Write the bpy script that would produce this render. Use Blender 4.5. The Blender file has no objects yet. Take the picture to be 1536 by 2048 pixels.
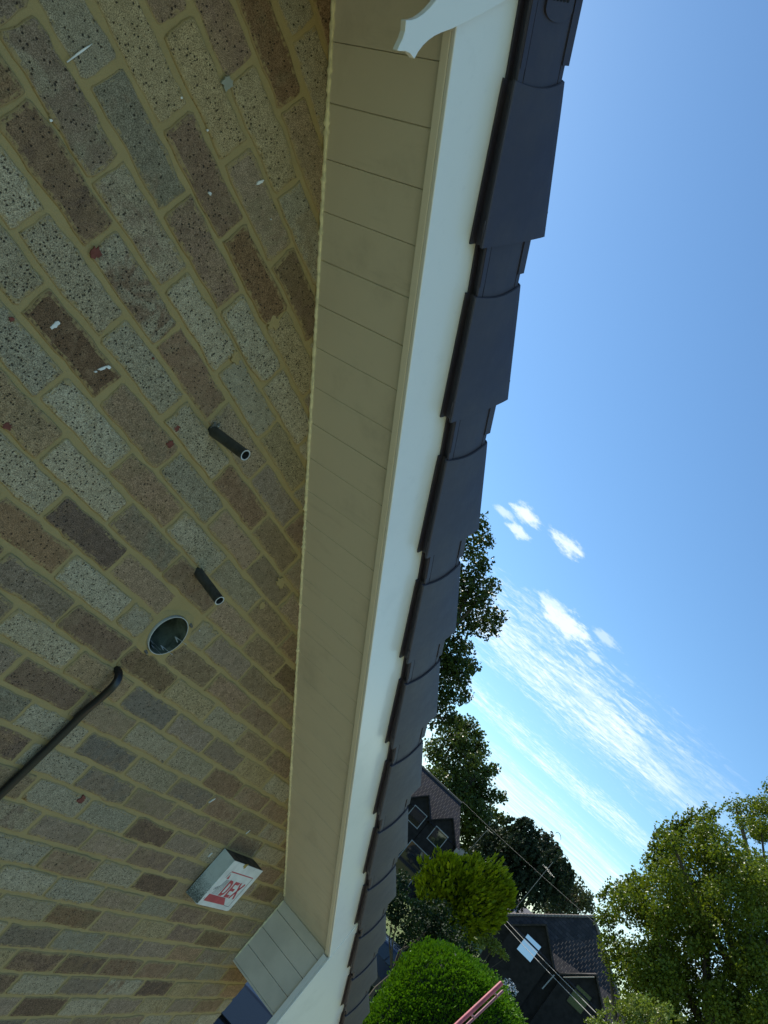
import bpy, math, random
import numpy as np
from mathutils import Vector, Matrix
random.seed(7); rng = np.random.default_rng(11)
R = math.radians
SC = bpy.context.scene
COL = SC.collection
# ------------------------------------------------------------------ camera
RC = np.array([[0.25940169, -0.69653548, 0.6689911], [0.53897486, -0.47038771, -0.6987428], [0.80138434, 0.54182444, 0.25339575]])
CP = np.array([-0.97537214, -1.21844828, -0.05140347]); FP = 1458.58
cam = bpy.data.cameras.new('camera'); co = bpy.data.objects.new('camera', cam); COL.objects.link(co)
M = Matrix(((RC[0][0], -RC[1][0], -RC[2][0], CP[0]), (RC[0][1], -RC[1][1], -RC[2][1], CP[1]), (RC[0][2], -RC[1][2], -RC[2][2], CP[2]), (0, 0, 0, 1)))
co.matrix_world = M
cam.sensor_fit = 'VERTICAL'; cam.sensor_height = 36; cam.lens = FP / 2048 * 36; cam.clip_start = .02; cam.clip_end = 3000
SC.camera = co
# ------------------------------------------------------------------ light
SUN_AZ, SUN_EL = 66, 37            # degrees, azimuth from +x towards +y
w = bpy.data.worlds.new('World'); SC.world = w; w.use_nodes = True
sd = Vector((math.cos(R(SUN_AZ)) * math.cos(R(SUN_EL)), math.sin(R(SUN_AZ)) * math.cos(R(SUN_EL)), math.sin(R(SUN_EL))))
sun = bpy.data.lights.new('sun', 'SUN'); sun.energy = 5.0; sun.angle = R(.53); sun.color = (1, .94, .83)
so = bpy.data.objects.new('sun', sun); COL.objects.link(so); so.rotation_euler = (-sd).to_track_quat('-Z', 'Y').to_euler()
SC.view_settings.view_transform = 'Standard'; SC.view_settings.look = 'None'; SC.view_settings.gamma = 1
SC.view_settings.exposure = .45


class NT:
    """small helper to wire shader nodes"""
    def __init__(s, nt): s.nt = nt; s.n = nt.nodes; s.l = nt.links
    def new(s, t, **k):
        n = s.n.new(t)
        for a, b in k.items(): setattr(n, a, b)
        return n
    def set(s, sock, v):
        if isinstance(v, bpy.types.NodeSocket): s.l.new(v, sock)
        elif v is not None:
            if isinstance(v, (tuple, list)) and len(v) == 3 and sock.type == 'RGBA': v = (*v, 1)
            sock.default_value = v
    def math(s, op, a, b=None, c=None, clamp=False):
        n = s.new('ShaderNodeMath', operation=op); n.use_clamp = clamp
        s.set(n.inputs[0], a); s.set(n.inputs[1], b)
        if c is not None: s.set(n.inputs[2], c)
        return n.outputs[0]
    def vm(s, op, a, b=None):
        n = s.new('ShaderNodeVectorMath', operation=op); s.set(n.inputs[0], a); s.set(n.inputs[1], b)
        return n.outputs['Value'] if op in ('DOT_PRODUCT', 'LENGTH', 'DISTANCE') else n.outputs[0]
    def sm(s, x, a, b, lo=0., hi=1.):
        n = s.new('ShaderNodeMapRange', interpolation_type='SMOOTHSTEP'); s.set(n.inputs[0], x)
        for i, v in enumerate((a, b, lo, hi)): n.inputs[i + 1].default_value = v
        return n.outputs[0]
    def noise(s, vec, sc, det=4, rough=.55, dist=0, dim='3D'):
        n = s.new('ShaderNodeTexNoise', noise_dimensions=dim); s.set(n.inputs['Vector'], vec)
        n.inputs['Scale'].default_value = sc; n.inputs['Detail'].default_value = det; n.inputs['Roughness'].default_value = rough; n.inputs['Distortion'].default_value = dist
        return n.outputs[0]
    def voro(s, vec, sc, feat='F1', rnd=1):
        n = s.new('ShaderNodeTexVoronoi', feature=feat); s.set(n.inputs['Vector'], vec); n.inputs['Scale'].default_value = sc; n.inputs['Randomness'].default_value = rnd
        return n
    def mix(s, f, a, b, bt='MIX'):
        n = s.new('ShaderNodeMix', data_type='RGBA', blend_type=bt); s.set(n.inputs[0], f); s.set(n.inputs[6], a); s.set(n.inputs[7], b)
        return n.outputs[2]
    def comb(s, x, y, z):
        n = s.new('ShaderNodeCombineXYZ'); s.set(n.inputs[0], x); s.set(n.inputs[1], y); s.set(n.inputs[2], z); return n.outputs[0]
    def sep(s, v):
        n = s.new('ShaderNodeSeparateXYZ'); s.set(n.inputs[0], v); return n.outputs
    def bump(s, h, st=.4, d=.002, nrm=None):
        n = s.new('ShaderNodeBump'); s.set(n.inputs['Height'], h); n.inputs['Strength'].default_value = st; n.inputs['Distance'].default_value = d
        if nrm: s.set(n.inputs['Normal'], nrm)
        return n.outputs[0]


# sky: Nishita plus a thin high sheet of streaky cloud, laid out on a plane above the world
N = NT(w.node_tree); bgn = N.n['Background']
sky = N.new('ShaderNodeTexSky', sky_type='NISHITA'); sky.sun_disc = False
sky.sun_elevation = R(SUN_EL); sky.sun_rotation = R(90 - SUN_AZ); sky.air_density = 1.0; sky.dust_density = .15; sky.ozone_density = 1.0; sky.altitude = 60
tc = N.new('ShaderNodeTexCoord'); dv = N.sep(tc.outputs['Generated'])
zz = N.math('MAXIMUM', dv[2], .03)
gx = N.math('DIVIDE', dv[0], zz); gy = N.math('DIVIDE', dv[1], zz)
la = N.math('ADD', N.math('MULTIPLY', gx, .33), N.math('MULTIPLY', gy, -.94))      # along the streaks
lb = N.math('ADD', N.math('MULTIPLY', gx, .94), N.math('MULTIPLY', gy, .33))       # across them
P1 = N.comb(N.math('MULTIPLY', la, .55), N.math('MULTIPLY', lb, 2.6), 0.)
warp = N.noise(N.comb(gx, gy, 0.), 1.1, 3, .5)
P1w = N.comb(N.math('MULTIPLY', la, .55), N.math('ADD', N.math('MULTIPLY', lb, 2.2), N.math('MULTIPLY', warp, 2.2)), 0.)
n1 = N.noise(P1w, 1.3, 5, .58)
n2 = N.noise(N.comb(N.math('MULTIPLY', la, 2.2), N.math('MULTIPLY', lb, 3.6), 3.), 2.4, 6, .72, 1.6)
n3 = N.noise(N.comb(N.math('MULTIPLY', la, 5.), N.math('MULTIPLY', lb, 5.5), 9.), 3.2, 5, .66, .8)
ramp = N.new('ShaderNodeValToRGB'); e = ramp.color_ramp.elements
stops = [(0, 0), (2.55, 0), (3.05, .30), (3.5, .78), (4.2, 1.0), (4.75, .62), (5.5, .30), (6.15, .85), (6.75, .8), (7.25, .20), (8.1, .62), (9.6, .85), (11.5, .35), (16, .6)]
for i, (p, v) in enumerate(stops):
    el = e[i] if i < 2 else e.new(min(1, p / 16)); el.position = min(1, p / 16); el.color = (v, v, v, 1)
N.set(ramp.inputs[0], N.math('DIVIDE', N.math('ADD', lb, N.math('MULTIPLY', N.math('SUBTRACT', warp, .5), .9)), 16.))
band = ramp.outputs[0]
tex = N.math('ADD', N.math('ADD', N.math('MULTIPLY', n1, .42), N.math('MULTIPLY', n2, .40)), N.math('MULTIPLY', n3, .40))
dens = N.sm(N.math('ADD', tex, N.math('MULTIPLY', band, .34)), .76, 1.08)
dens = N.math('MULTIPLY', dens, N.sm(band, .05, .5))
dens = N.math('MULTIPLY', dens, N.sm(gy, -.1, .75, .15, 1.))
dens = N.math('MULTIPLY', dens, N.sm(N.noise(N.comb(N.math('MULTIPLY', la, 1.3), N.math('MULTIPLY', lb, 1.5), 21.), 2.2, 5, .68, .8), .30, .58, .18, .92))
smooth = N.math('MULTIPLY', N.sm(lb, 7.2, 10.5, 0., .55), N.sm(n1, .3, .65))
dens = N.math('MAXIMUM', dens, smooth)
for (px, py, r, k) in ((3.03, .95, .17, .8), (2.93, .99, .11, .6), (2.29, .89, .075, .75), (2.24, 1.06, .07, .8), (2.42, 1.12, .06, .7), (2.33, 1.17, .05, .5), (2.9, .74, .07, .4), (3.2, .80, .06, .5)):
    dd = N.math('SQRT', N.math('ADD', N.math('POWER', N.math('SUBTRACT', gx, px), 2.), N.math('POWER', N.math('MULTIPLY', N.math('SUBTRACT', gy, py), 1.15), 2.)))
    puff = N.sm(N.math('ADD', N.math('DIVIDE', dd, r), N.math('MULTIPLY', N.math('SUBTRACT', N.noise(N.comb(gx, gy, 5.), 14, 5, .65), .5), 2.6)), 1.25, .35, 0., k)
    dens = N.math('MAXIMUM', dens, puff)
dens = N.math('MULTIPLY', dens, N.sm(dv[2], .0, .05))
skyb = N.mix(1., sky.outputs[0], (.72, .98, 1.12), 'MULTIPLY')
skyc = N.mix(N.math('MULTIPLY', dens, .88), skyb, (7.8, 8.3, 8.8))
N.set(bgn.inputs[0], skyc); bgn.inputs[1].default_value = .118

# ------------------------------------------------------------------ helpers
def ray(px, py):
    d = RC.T @ np.array([(px - 768) / FP, (py - 1024) / FP, 1.]); return d
def at(px, py, D):
    """point seen at (px,py) of the photo, D metres away horizontally"""
    d = ray(px, py); return Vector(CP + d / math.hypot(d[0], d[1]) * D)
def onwall(px, py, o=0.):
    d = ray(px, py); t = (-o - CP[1]) / d[1]; p = CP + t * d; return p[0], p[2]
GZ = -5.0


def link(o, parent=None):
    COL.objects.link(o)
    if parent: o.parent = parent
    return o
def tag(o, label=None, cat=None, group=None, kind=None):
    for k, v in (('label', label), ('category', cat), ('group', group), ('kind', kind)):
        if v: o[k] = v
    return o
def thing(name, label, cat, loc=(0, 0, 0), group=None):
    o = bpy.data.objects.new(name, None); o.location = loc; o.empty_display_size = .2; COL.objects.link(o)
    return tag(o, label, cat, group)


class MB:
    def __init__(s): s.v = []; s.f = []; s.m = []; s.sm = []
    def add(s, vs, fs, mi=0, smooth=False):
        b = len(s.v); s.v += [tuple(v) for v in vs]
        for f in fs: s.f.append(tuple(i + b for i in f)); s.m.append(mi); s.sm.append(smooth)
        return s
    def box(s, a, b, mi=0, bev=0, mat=None):
        x0, y0, z0 = a; x1, y1, z1 = b
        c = [(x0, y0, z0), (x1, y0, z0), (x1, y1, z0), (x0, y1, z0), (x0, y0, z1), (x1, y0, z1), (x1, y1, z1), (x0, y1, z1)]
        if mat is not None: c = [mat @ Vector(p) for p in c]
        return s.add(c, [(0, 3, 2, 1), (4, 5, 6, 7), (0, 1, 5, 4), (1, 2, 6, 5), (2, 3, 7, 6), (3, 0, 4, 7)], mi)
    def tube(s, pts, r, n=10, mi=0, cap=True):
        pts = [Vector(p) for p in pts]; rs = r if isinstance(r, (list, tuple)) else [r] * len(pts)
        vs = []; up = None
        for i, p in enumerate(pts):
            t = (pts[min(i + 1, len(pts) - 1)] - pts[max(i - 1, 0)]).normalized()
            if up is None: up = Vector((0, 0, 1)) if abs(t.z) < .9 else Vector((1, 0, 0))
            u = t.cross(up).normalized(); v = u.cross(t).normalized(); up = v
            for k in range(n):
                a = 2 * math.pi * k / n; vs.append(p + (u * math.cos(a) + v * math.sin(a)) * rs[i])
        fs = []
        for i in range(len(pts) - 1):
            for k in range(n): fs.append((i * n + k, i * n + (k + 1) % n, (i + 1) * n + (k + 1) % n, (i + 1) * n + k))
        s.add(vs, fs, mi, True)
        if cap: s.add(vs[:n][::-1], [tuple(range(n))], mi); s.add(vs[-n:], [tuple(range(n))], mi)
        return s
    def prism(s, poly, ext, mi=0):
        """poly: 3d points of a flat outline; ext: extrusion vector"""
        n = len(poly); a = [Vector(p) for p in poly]; b = [p + Vector(ext) for p in a]
        return s.add(a + b, [tuple(range(n))[::-1], tuple(range(n, 2 * n))] + [(i, (i + 1) % n, n + (i + 1) % n, n + i) for i in range(n)], mi)
    def build(s, name, mats, parent=None, bevel=0, seg=2, fixn=True):
        me = bpy.data.meshes.new(name); me.from_pydata(s.v, [], s.f)
        if not isinstance(mats, (list, tuple)): mats = [mats]
        for m in mats: me.materials.append(m)
        me.polygons.foreach_set('material_index', s.m); me.polygons.foreach_set('use_smooth', s.sm)
        if fixn:
            import bmesh
            bm = bmesh.new(); bm.from_mesh(me); bmesh.ops.recalc_face_normals(bm, faces=bm.faces); bm.to_mesh(me); bm.free()
        me.update()
        o = bpy.data.objects.new(name, me); link(o)
        if parent:
            o.parent = parent
            root = parent; off = Vector(parent.location)
            while root.parent: root = root.parent; off = off + Vector(root.location)
            me.transform(Matrix.Translation(-off))
        if bevel:
            b = o.modifiers.new('bevel', 'BEVEL'); b.width = bevel; b.segments = seg; b.limit_method = 'ANGLE'
        return o


def mat(name):
    m = bpy.data.materials.new(name); m.use_nodes = True; n = NT(m.node_tree); b = n.n['Principled BSDF']
    return m, n, b
def pm(name, col, rough=.5, metal=0, var=.12, vs=30, bump=.0, bs=200, spec=.5, trans=0):
    m, n, b = mat(name); o = n.new('ShaderNodeTexCoord').outputs['Object']
    nz = n.noise(o, vs, 5, .6)
    c2 = tuple(max(0, c * (1 - var * 2)) for c in col)
    n.set(b.inputs['Base Color'], n.mix(n.sm(nz, .35, .7), col, c2))
    n.set(b.inputs['Roughness'], n.math('ADD', n.math('MULTIPLY', nz, .2), rough - .1)); b.inputs['Metallic'].default_value = metal; b.inputs['Specular IOR Level'].default_value = spec
    if bump: n.set(b.inputs['Normal'], n.bump(n.noise(o, bs, 4), bump, .002))
    return m


# ------------------------------------------------------------------ materials
def brick_mat():
    m, n, b = mat('brick'); o = n.new('ShaderNodeTexCoord').outputs['Object']
    a1 = n.new('ShaderNodeAttribute', attribute_name='bcol').outputs['Color']
    a2 = n.new('ShaderNodeAttribute', attribute_name='bcolb').outputs['Color']
    pr = n.sep(n.new('ShaderNodeAttribute', attribute_name='bpar').outputs['Vector'])   # pore, tone, seed
    os = n.vm('ADD', o, n.comb(n.math('MULTIPLY', pr[2], 7.), 0., n.math('MULTIPLY', pr[2], 13.)))
    t = n.noise(os, 13, 5, .65, 1.2)
    c = n.mix(n.sm(n.math('ADD', t, n.math('SUBTRACT', pr[1], .5)), .42, .62), a1, a2)
    mid = n.noise(os, 55, 5, .7)
    c = n.mix(1., c, n.mix(n.sm(mid, .25, .75), (.78, .76, .73), (1.22, 1.21, 1.19)), 'MULTIPLY')
    gr = n.noise(os, 520, 3, .8)
    c = n.mix(1., c, n.mix(n.sm(gr, .34, .66), (.42, .41, .39), (1.55, 1.55, 1.52)), 'MULTIPLY')
    # sandy pits and iron spots
    v1 = n.voro(n.vm('ADD', os, n.vm('MULTIPLY', n.comb(n.noise(os, 260, 2), n.noise(o, 290, 2), mid), (.004, .004, .004))), 155); gate = n.noise(os, 24, 3)
    pit = n.math('MULTIPLY', n.sm(v1.outputs['Distance'], .34, .20), n.sm(n.math('ADD', n.sep(v1.outputs['Color'])[0], n.math('MULTIPLY', pr[0], .55)), .89, .95))
    v2 = n.voro(n.vm('ADD', os, n.vm('MULTIPLY', n.comb(mid, n.noise(o, 120, 2), gate), (.012, .012, .012))), 46)
    sp = n.math('MULTIPLY', n.sm(v2.outputs['Distance'], .20, .14), n.sm(n.math('ADD', n.sep(v2.outputs['Color'])[1], n.math('MULTIPLY', pr[0], .35)), .88, .92))
    v3 = n.voro(os, 420)
    p3 = n.math('MULTIPLY', n.sm(v3.outputs['Distance'], .3, .16), n.sm(n.math('ADD', n.sep(v3.outputs['Color'])[0], n.math('MULTIPLY', pr[0], .4)), .78, .9))
    c = n.mix(n.math('MULTIPLY', p3, .62), c, (.03, .027, .022))
    c = n.mix(n.math('MULTIPLY', pit, .86), c, (.02, .018, .016)); c = n.mix(n.math('MULTIPLY', sp, .95), c, (.008, .008, .01))
    # grime washed out of the joints
    gm = n.noise(o, 3.1, 4, .6)
    c = n.mix(n.sm(gm, .5, .75, 0., .28), c, (.16, .14, .075))
    ed = n.new('ShaderNodeAttribute', attribute_name='bedge').outputs['Fac']
    en = n.math('ADD', n.noise(o, 85, 4, .7), n.math('MULTIPLY', n.noise(o, 6, 3, .6), .5))
    c = n.mix(n.math('MULTIPLY', n.sm(n.math('ADD', n.math('MULTIPLY', ed, .5), en), .98, 1.16), .8), c, (.33, .255, .12))
    n.set(b.inputs['Base Color'], c); b.inputs['Roughness'].default_value = .93; b.inputs['Specular IOR Level'].default_value = .15
    h = n.math('SUBTRACT', n.math('ADD', n.math('MULTIPLY', gr, .35), n.math('MULTIPLY', mid, 1.0)), n.math('ADD', n.math('MULTIPLY', pit, 1.6), n.math('ADD', n.math('MULTIPLY', sp, 1.0), n.math('MULTIPLY', p3, .6))))
    n.set(b.inputs['Normal'], n.bump(h, .75, .0022))
    return m
def mortar_mat():
    m, n, b = mat('mortar'); o = n.new('ShaderNodeTexCoord').outputs['Object']
    a = n.noise(o, 14, 5, .6); g = n.noise(o, 600, 3, .7); md = n.noise(o, 60, 5, .6)
    c = n.mix(a, (.40, .315, .155), (.31, .24, .115)); c = n.mix(1., c, n.mix(g, (.72, .72, .70), (1.25, 1.25, 1.2)), 'MULTIPLY')
    n.set(b.inputs['Base Color'], c); b.inputs['Roughness'].default_value = .95; b.inputs['Specular IOR Level'].default_value = .1
    n.set(b.inputs['Normal'], n.bump(n.math('ADD', n.math('MULTIPLY', md, 2.), n.math('MULTIPLY', g, .5)), .6, .003)); return m
def upvc(name, col, rough, dirt=.3, grit=True):
    m, n, b = mat(name); o = n.new('ShaderNodeTexCoord').outputs['Object']
    d = n.noise(o, 5, 6, .65); f = n.noise(n.vm('MULTIPLY', o, (8, 8, 40)), 6, 5, .7)
    st = n.noise(n.vm('MULTIPLY', o, (9, 1.3, 9)), 3, 5, .65); c = n.mix(n.sm(d, .5, .8, 0., dirt), col, tuple(x * .62 for x in col)); c = n.mix(n.sm(st, .55, .8, 0., dirt * .7), c, tuple(x * .55 for x in col)); sp = n.noise(o, 160, 3, .7)
    c = n.mix(n.sm(sp, .66, .78, 0., .25 if grit else .06), c, tuple(x * .5 for x in col))
    n.set(b.inputs['Base Color'], c); n.set(b.inputs['Roughness'], n.math('ADD', rough, n.math('MULTIPLY', f, .22 if grit else .06)))
    n.set(b.inputs['Normal'], n.bump(n.noise(o, 9, 3), .12 if grit else .05, .006)); return m
M_brick = brick_mat(); M_mortar = mortar_mat()
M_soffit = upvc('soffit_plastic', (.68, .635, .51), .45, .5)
M_board = upvc('white_plastic', (.80, .81, .76), .17, .2, False)
M_lip = upvc('board_edge_plastic', (.80, .76, .62), .35, .2)
def verge_mat():
    m, n, b = mat('dark_plastic'); o = n.new('ShaderNodeTexCoord').outputs['Object']
    d = n.noise(o, 6, 6, .65); sp = n.noise(o, 240, 4, .7); st = n.noise(n.vm('MULTIPLY', o, (30, 30, 30)), 1., 5, .7)
    c = n.mix(n.sm(d, .4, .75), (.034, .030, .046), (.052, .045, .052)); c = n.mix(n.sm(sp, .62, .8, 0., .5), c, (.10, .095, .09))
    n.set(b.inputs['Base Color'], c); n.set(b.inputs['Roughness'], n.math('ADD', .42, n.math('MULTIPLY', st, .2))); n.set(b.inputs['Normal'], n.bump(n.math('ADD', n.noise(o, 12, 3), n.math('MULTIPLY', sp, .05)), .2, .004)); return m
M_verge = verge_mat()
M_seal = pm('sealant', (.82, .78, .50), .5, var=.15, vs=60, bump=.3, bs=120)
M_black = pm('black_rubber', (.012, .012, .014), .32)
M_pipe = pm('grey_pipe_plastic', (.05, .055, .052), .5, var=.25, vs=50, bump=.15)
M_piperim = pm('pipe_cut_edge', (.50, .54, .53), .5)
M_void = pm('cavity_shade', (.01, .01, .009), .9)  # near-black colour painted in place of the shade inside openings
M_duct = pm('duct_lining', (.17, .20, .15), .3, var=.4, vs=25)
M_paint = pm('white_paint', (.75, .77, .74), .6)
M_red = pm('red_paint', (.45, .05, .07), .5, var=.1)
M_redbr = pm('red_clay', (.17, .05, .035), .9, vs=90, bump=.4)
M_ink = pm('black_ink', (.02, .025, .03), .5)
M_tile = pm('roof_tile_concrete', (.05, .048, .05), .8, vs=12, bump=.4)
M_trunk = pm('bark', (.09, .07, .05), .9, vs=14, bump=.6, bs=40)
M_alum = pm('aerial_metal', (.22, .22, .21), .45, metal=.6)


def speck_mat():
    m, n, b = mat('algae_specked_plastic'); o = n.new('ShaderNodeTexCoord').outputs['Object']; z = n.sep(o)[2]
    v = n.noise(o, 330, 5, .75, 1.); g = n.noise(o, 30, 4, .6)
    low = n.sm(z, .17, .02, 0., .30)
    k = n.math('MULTIPLY', n.sm(n.math('ADD', n.math('ADD', v, low), n.math('MULTIPLY', g, .18)), .80, .88), .85)
    c = n.mix(n.sm(g, .3, .8), (.62, .68, .64), (.50, .56, .52)); c = n.mix(k, c, (.03, .045, .035))
    n.set(b.inputs['Base Color'], c); b.inputs['Roughness'].default_value = .6; return m
M_speck = speck_mat()
M_boxface = pm('bell_box_cover', (.66, .68, .66), .5, var=.1, vs=18)
M_boxtop = pm('dark_box_top', (.07, .065, .05), .8, var=.4, vs=30, bump=.3)  # mottled dark grey-brown, for the top and back of the box

# ------------------------------------------------------------------ house frame of reference
TH = 0.51882; ct, st_ = math.cos(TH), math.sin(TH); Z0 = .620; XA = -.471; XE = 2.66; YB = 8.5
def sp3(s, o, h):
    """s down the slope, o out from the wall, h square to the roof"""
    return Vector((s * ct + h * st_, -o, Z0 - s * st_ + h * ct))
def mir(v): return Vector((2 * XA - v[0], v[1], v[2]))
ZAP = Z0 - XA * math.tan(TH)
def zline(x):
    if x < XA: x = 2 * XA - x
    return Z0 - x * math.tan(TH)
XW = 2 * XA - XE

house = thing('brick_house', 'sand and brown speckled brick gable end in shade under white bargeboards and dark verge tiles', 'house', (XA, 0, GZ))
# mortar body of the wall
zc = zline(XE)
body = MB()
pol = [(XW, .0018, GZ - .1), (XE - .006, .0018, GZ - .1), (XE - .006, .0018, zc + .1), (XA, .0018, ZAP + .1), (XW, .0018, zc + .1)]
body.prism(pol, (0, YB, 0))
body = body.build('mortar_body', M_mortar, house)
def drill(o, holes):
    import bmesh as bmm
    cut = MB()
    for (hx, hz), hr, dep in holes:
        K = 40; v = [Vector((hx + hr * math.cos(t), y, hz + hr * math.sin(t))) for y in (-.1, dep) for t in np.linspace(0, 2 * math.pi, K, endpoint=False)]
        cut.add(v, [tuple(range(K))[::-1], tuple(range(K, 2 * K))] + [(i, (i + 1) % K, K + (i + 1) % K, K + i) for i in range(K)])
    c = cut.build('cutter', M_mortar); c.location = (0, 0, 0)
    md = o.modifiers.new('b', 'BOOLEAN'); md.object = c; md.operation = 'DIFFERENCE'; md.solver = 'EXACT'
    bpy.context.view_layer.update(); dg = bpy.context.evaluated_depsgraph_get(); me = bpy.data.meshes.new_from_object(o.evaluated_get(dg)); o.modifiers.clear(); o.data = me
    bpy.data.objects.remove(c)
drill(body, [((.503, -.165), .0556, .25), ((.118, .229), .0128, .05), ((.420, -.002), .0128, .05), ((.466, -.301), .010, .05)])

# bricks -----------------------------------------------------------
TYPE = {  # tone a, tone b, pores, second-tone share
 'L': ((0.325, 0.288, 0.205), (0.293, 0.255, 0.171), .95, .35), 'G': ((0.279, 0.246, 0.174), (0.256, 0.216, 0.147), .35, .4), 'M': ((0.234, 0.185, 0.135), (0.204, 0.161, 0.118), .15, .5),
 'P': ((0.272, 0.203, 0.139), (0.252, 0.198, 0.131), .2, .5), 'O': ((0.258, 0.175, 0.109), (0.218, 0.155, 0.095), .35, .5), 'D': ((0.145, 0.099, 0.069), (0.199, 0.136, 0.085), .5, .5),
 'E': ((0.205, 0.141, 0.096), (0.238, 0.174, 0.114), .45, .5), 'B': ((0.252, 0.193, 0.122), (0.228, 0.170, 0.104), .4, .5), 'Y': ((0.298, 0.241, 0.139), (0.265, 0.206, 0.113), .6, .4),
 'S': ((0.222, 0.193, 0.134), (0.238, 0.184, 0.127), .15, .5), 'K': ((0.181, 0.156, 0.123), (0.208, 0.166, 0.122), .25, .5), 'R': ((0.199, 0.130, 0.078), (0.182, 0.131, 0.076), .3, .5),
 'X': ((0.320, 0.284, 0.202), (0.199, 0.141, 0.096), .6, .55), 'Q': ((0.278, 0.247, 0.179), (0.228, 0.176, 0.127), .4, .52)}
SPEC = """40 30 M;117 195 Q;165 60 G;20 170 R;85 310 D;10 380 L;255 250 S;270 120 Y;350 15 E;410 190 Y;470 70 E;395 330 E;525 230 Y;570 120 R;600 330 B;500 360 S;595 520 R;355 470 Y
286 440 Q;240 560 X;420 520 E;385 640 L;130 543 L;30 500 L;115 650 D;40 660 L;273 712 L;370 700 E;495 660 L;600 700 Y;65 852 B;169 865 L;286 865 P;378 865 L;60 946 L;167 961 L;294 980 O;378 969 G
177 1060 D;286 1073 S;78 1060 O;187 1165 L;273 1151 P;52 1151 M;372 1073 L;469 1073 P;521 1020 E;482 1161 G;550 1169 B;461 1234 P;534 1226 B;404 1255 G;461 1312 M;396 1325 B;526 1294 B;521 1365 B;568 1338 R
78 1278 L;91 1221 M;182 1268 E;177 1338 G;99 1367 E;16 1315 M;294 1413 K;213 1434 P;307 1473 G;213 1512 K;75 1442 L;122 1536 L;260 1356 B;365 1447 M;320 1348 R;294 1551 G;221 1565 K
456 1444 L;373 1475 M;451 1514 M;373 1535 G;508 1494 B;519 1551 Y;378 1593 K;446 1569 R;448 1616 E;368 1645 M;438 1668 E;508 1603 E;500 1642 B;378 1694 M
294 1663 D;313 1772 D;141 1725 E;146 1777 L;229 1749 L;60 1873 K;70 1915 D;161 1881 G;78 1960 L;167 1965 K;86 2007 D;310 1973 D;289 1725 E;40 1700 L;110 1665 M;200 1640 G;260 1690 P;20 1790 G;330 1840 E;400 1870 E;300 1900 M;250 1930 E;470 1990 O;480 1950 O;440 2000 O"""  # closing O bricks put the corner's orange glow into brick colour
OFF = {-11: .04, -10: -.06, -9: -.06, -8: -.04, -7: .03, -6: .01, -5: -.01, -4: -.03, -3: .01, -2: -.06, -1: -.01, 0: .06, 1: -.07, 2: .01, 3: -.11, 4: .04, 5: .04, 6: .04, 7: .03, 8: .05, 9: -.01, 10: .10}
spec = {}
def cell(x, z):
    k = math.floor(z / .075); off = OFF.get(k, 0) + (.5 if k % 2 else 0)
    return k, math.floor(x / .225 - off)
for ln in SPEC.replace('\n', ';').split(';'):
    a, b_, c_ = ln.split(); x, z = onwall(float(a), float(b_)); spec[cell(x, z)] = c_
bv = []; bf = []; att = []; edg = []     # vertices, faces, per-face attribute rows
HOLES = [((.503, -.165), .064), ((.118, .229), .016), ((.422, 0.), .016), ((.464, -.304), .012)]
def rnd2(a, b): return a + (b - a) * random.random()
def brick(x0, x1, z0, z1, T, fine):
    n = 9 if fine else 2; m = 4 if fine else 1; j = .0015 if fine else .0004
    out = []
    cut = .002 + random.random() * .004
    def edge(ax, az, bx, bz, k):
        for i in range(k):
            t = i / k; out.append([ax + (bx - ax) * t, az + (bz - az) * t])
    edge(x0 + cut, z0, x1 - cut, z0, n); edge(x1 - cut, z0, x1, z0 + cut, 1); edge(x1, z0 + cut, x1, z1 - cut, m); edge(x1, z1 - cut, x1 - cut, z1, 1)
    edge(x1 - cut, z1, x0 + cut, z1, n); edge(x0 + cut, z1, x0, z1 - cut, 1); edge(x0, z1 - cut, x0, z0 + cut, m); edge(x0, z0 + cut, x0 + cut, z0, 1)
    dx = dz = 0; rot = random.gauss(0, .0035); cx, cz = (x0 + x1) / 2, (z0 + z1) / 2
    K = len(out)
    for p in out:
        dx = dx * .55 + random.gauss(0, j); dz = dz * .55 + random.gauss(0, j)
        p[0], p[1] = p[0] + dx, p[1] + dz + rot * (p[0] - cx)
    if fine and random.random() < .35:      # chipped arris
        i = random.randrange(K); p = out[i]; s = rnd2(.15, .35) * .03; p[0] += (cx - p[0]) * s * 2; p[1] += (cz - p[1]) * s * 5
    yf = -.0012 + random.gauss(0, .0009); base = len(bv); tilt = random.gauss(0, .006)
    for (ins, y) in ((-.0008, .006), (.0, yf + .0022), (.0024, yf + .0003), (.0085, yf)):
        for p in out:
            ux, uz = cx - p[0], cz - p[1]; hx, hz = (x1 - x0) / 2, (z1 - z0) / 2
            bv.append((p[0] + ux / hx * ins, y + tilt * (p[1] - cz), p[1] + uz / hz * ins))
    seed = random.random()
    fs = []
    for r in range(3):
        for i in range(K): fs.append((base + r * K + i, base + r * K + (i + 1) % K, base + (r + 1) * K + (i + 1) % K, base + (r + 1) * K + i))
    fs.append(tuple(base + 3 * K + i for i in range(K)))
    a, b_, po, sh = TYPE[T]; v = rnd2(.88, 1.14)
    tint = rnd2(-.02, .02)
    row = ([a[0] * v + tint * .5, a[1] * v, a[2] * v - tint * .4], [c * v for c in b_], [max(0, po + rnd2(-.2, .15)), sh + rnd2(-.12, .12), seed])
    for i, f in enumerate(fs): bf.append(f); att.append(row); edg.append(1. if i < 2 * K else (.55 if i < 3 * K else 0.))
RT = 'LLLGGGMMPPOEEEBBYKSRXQQD'
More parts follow.
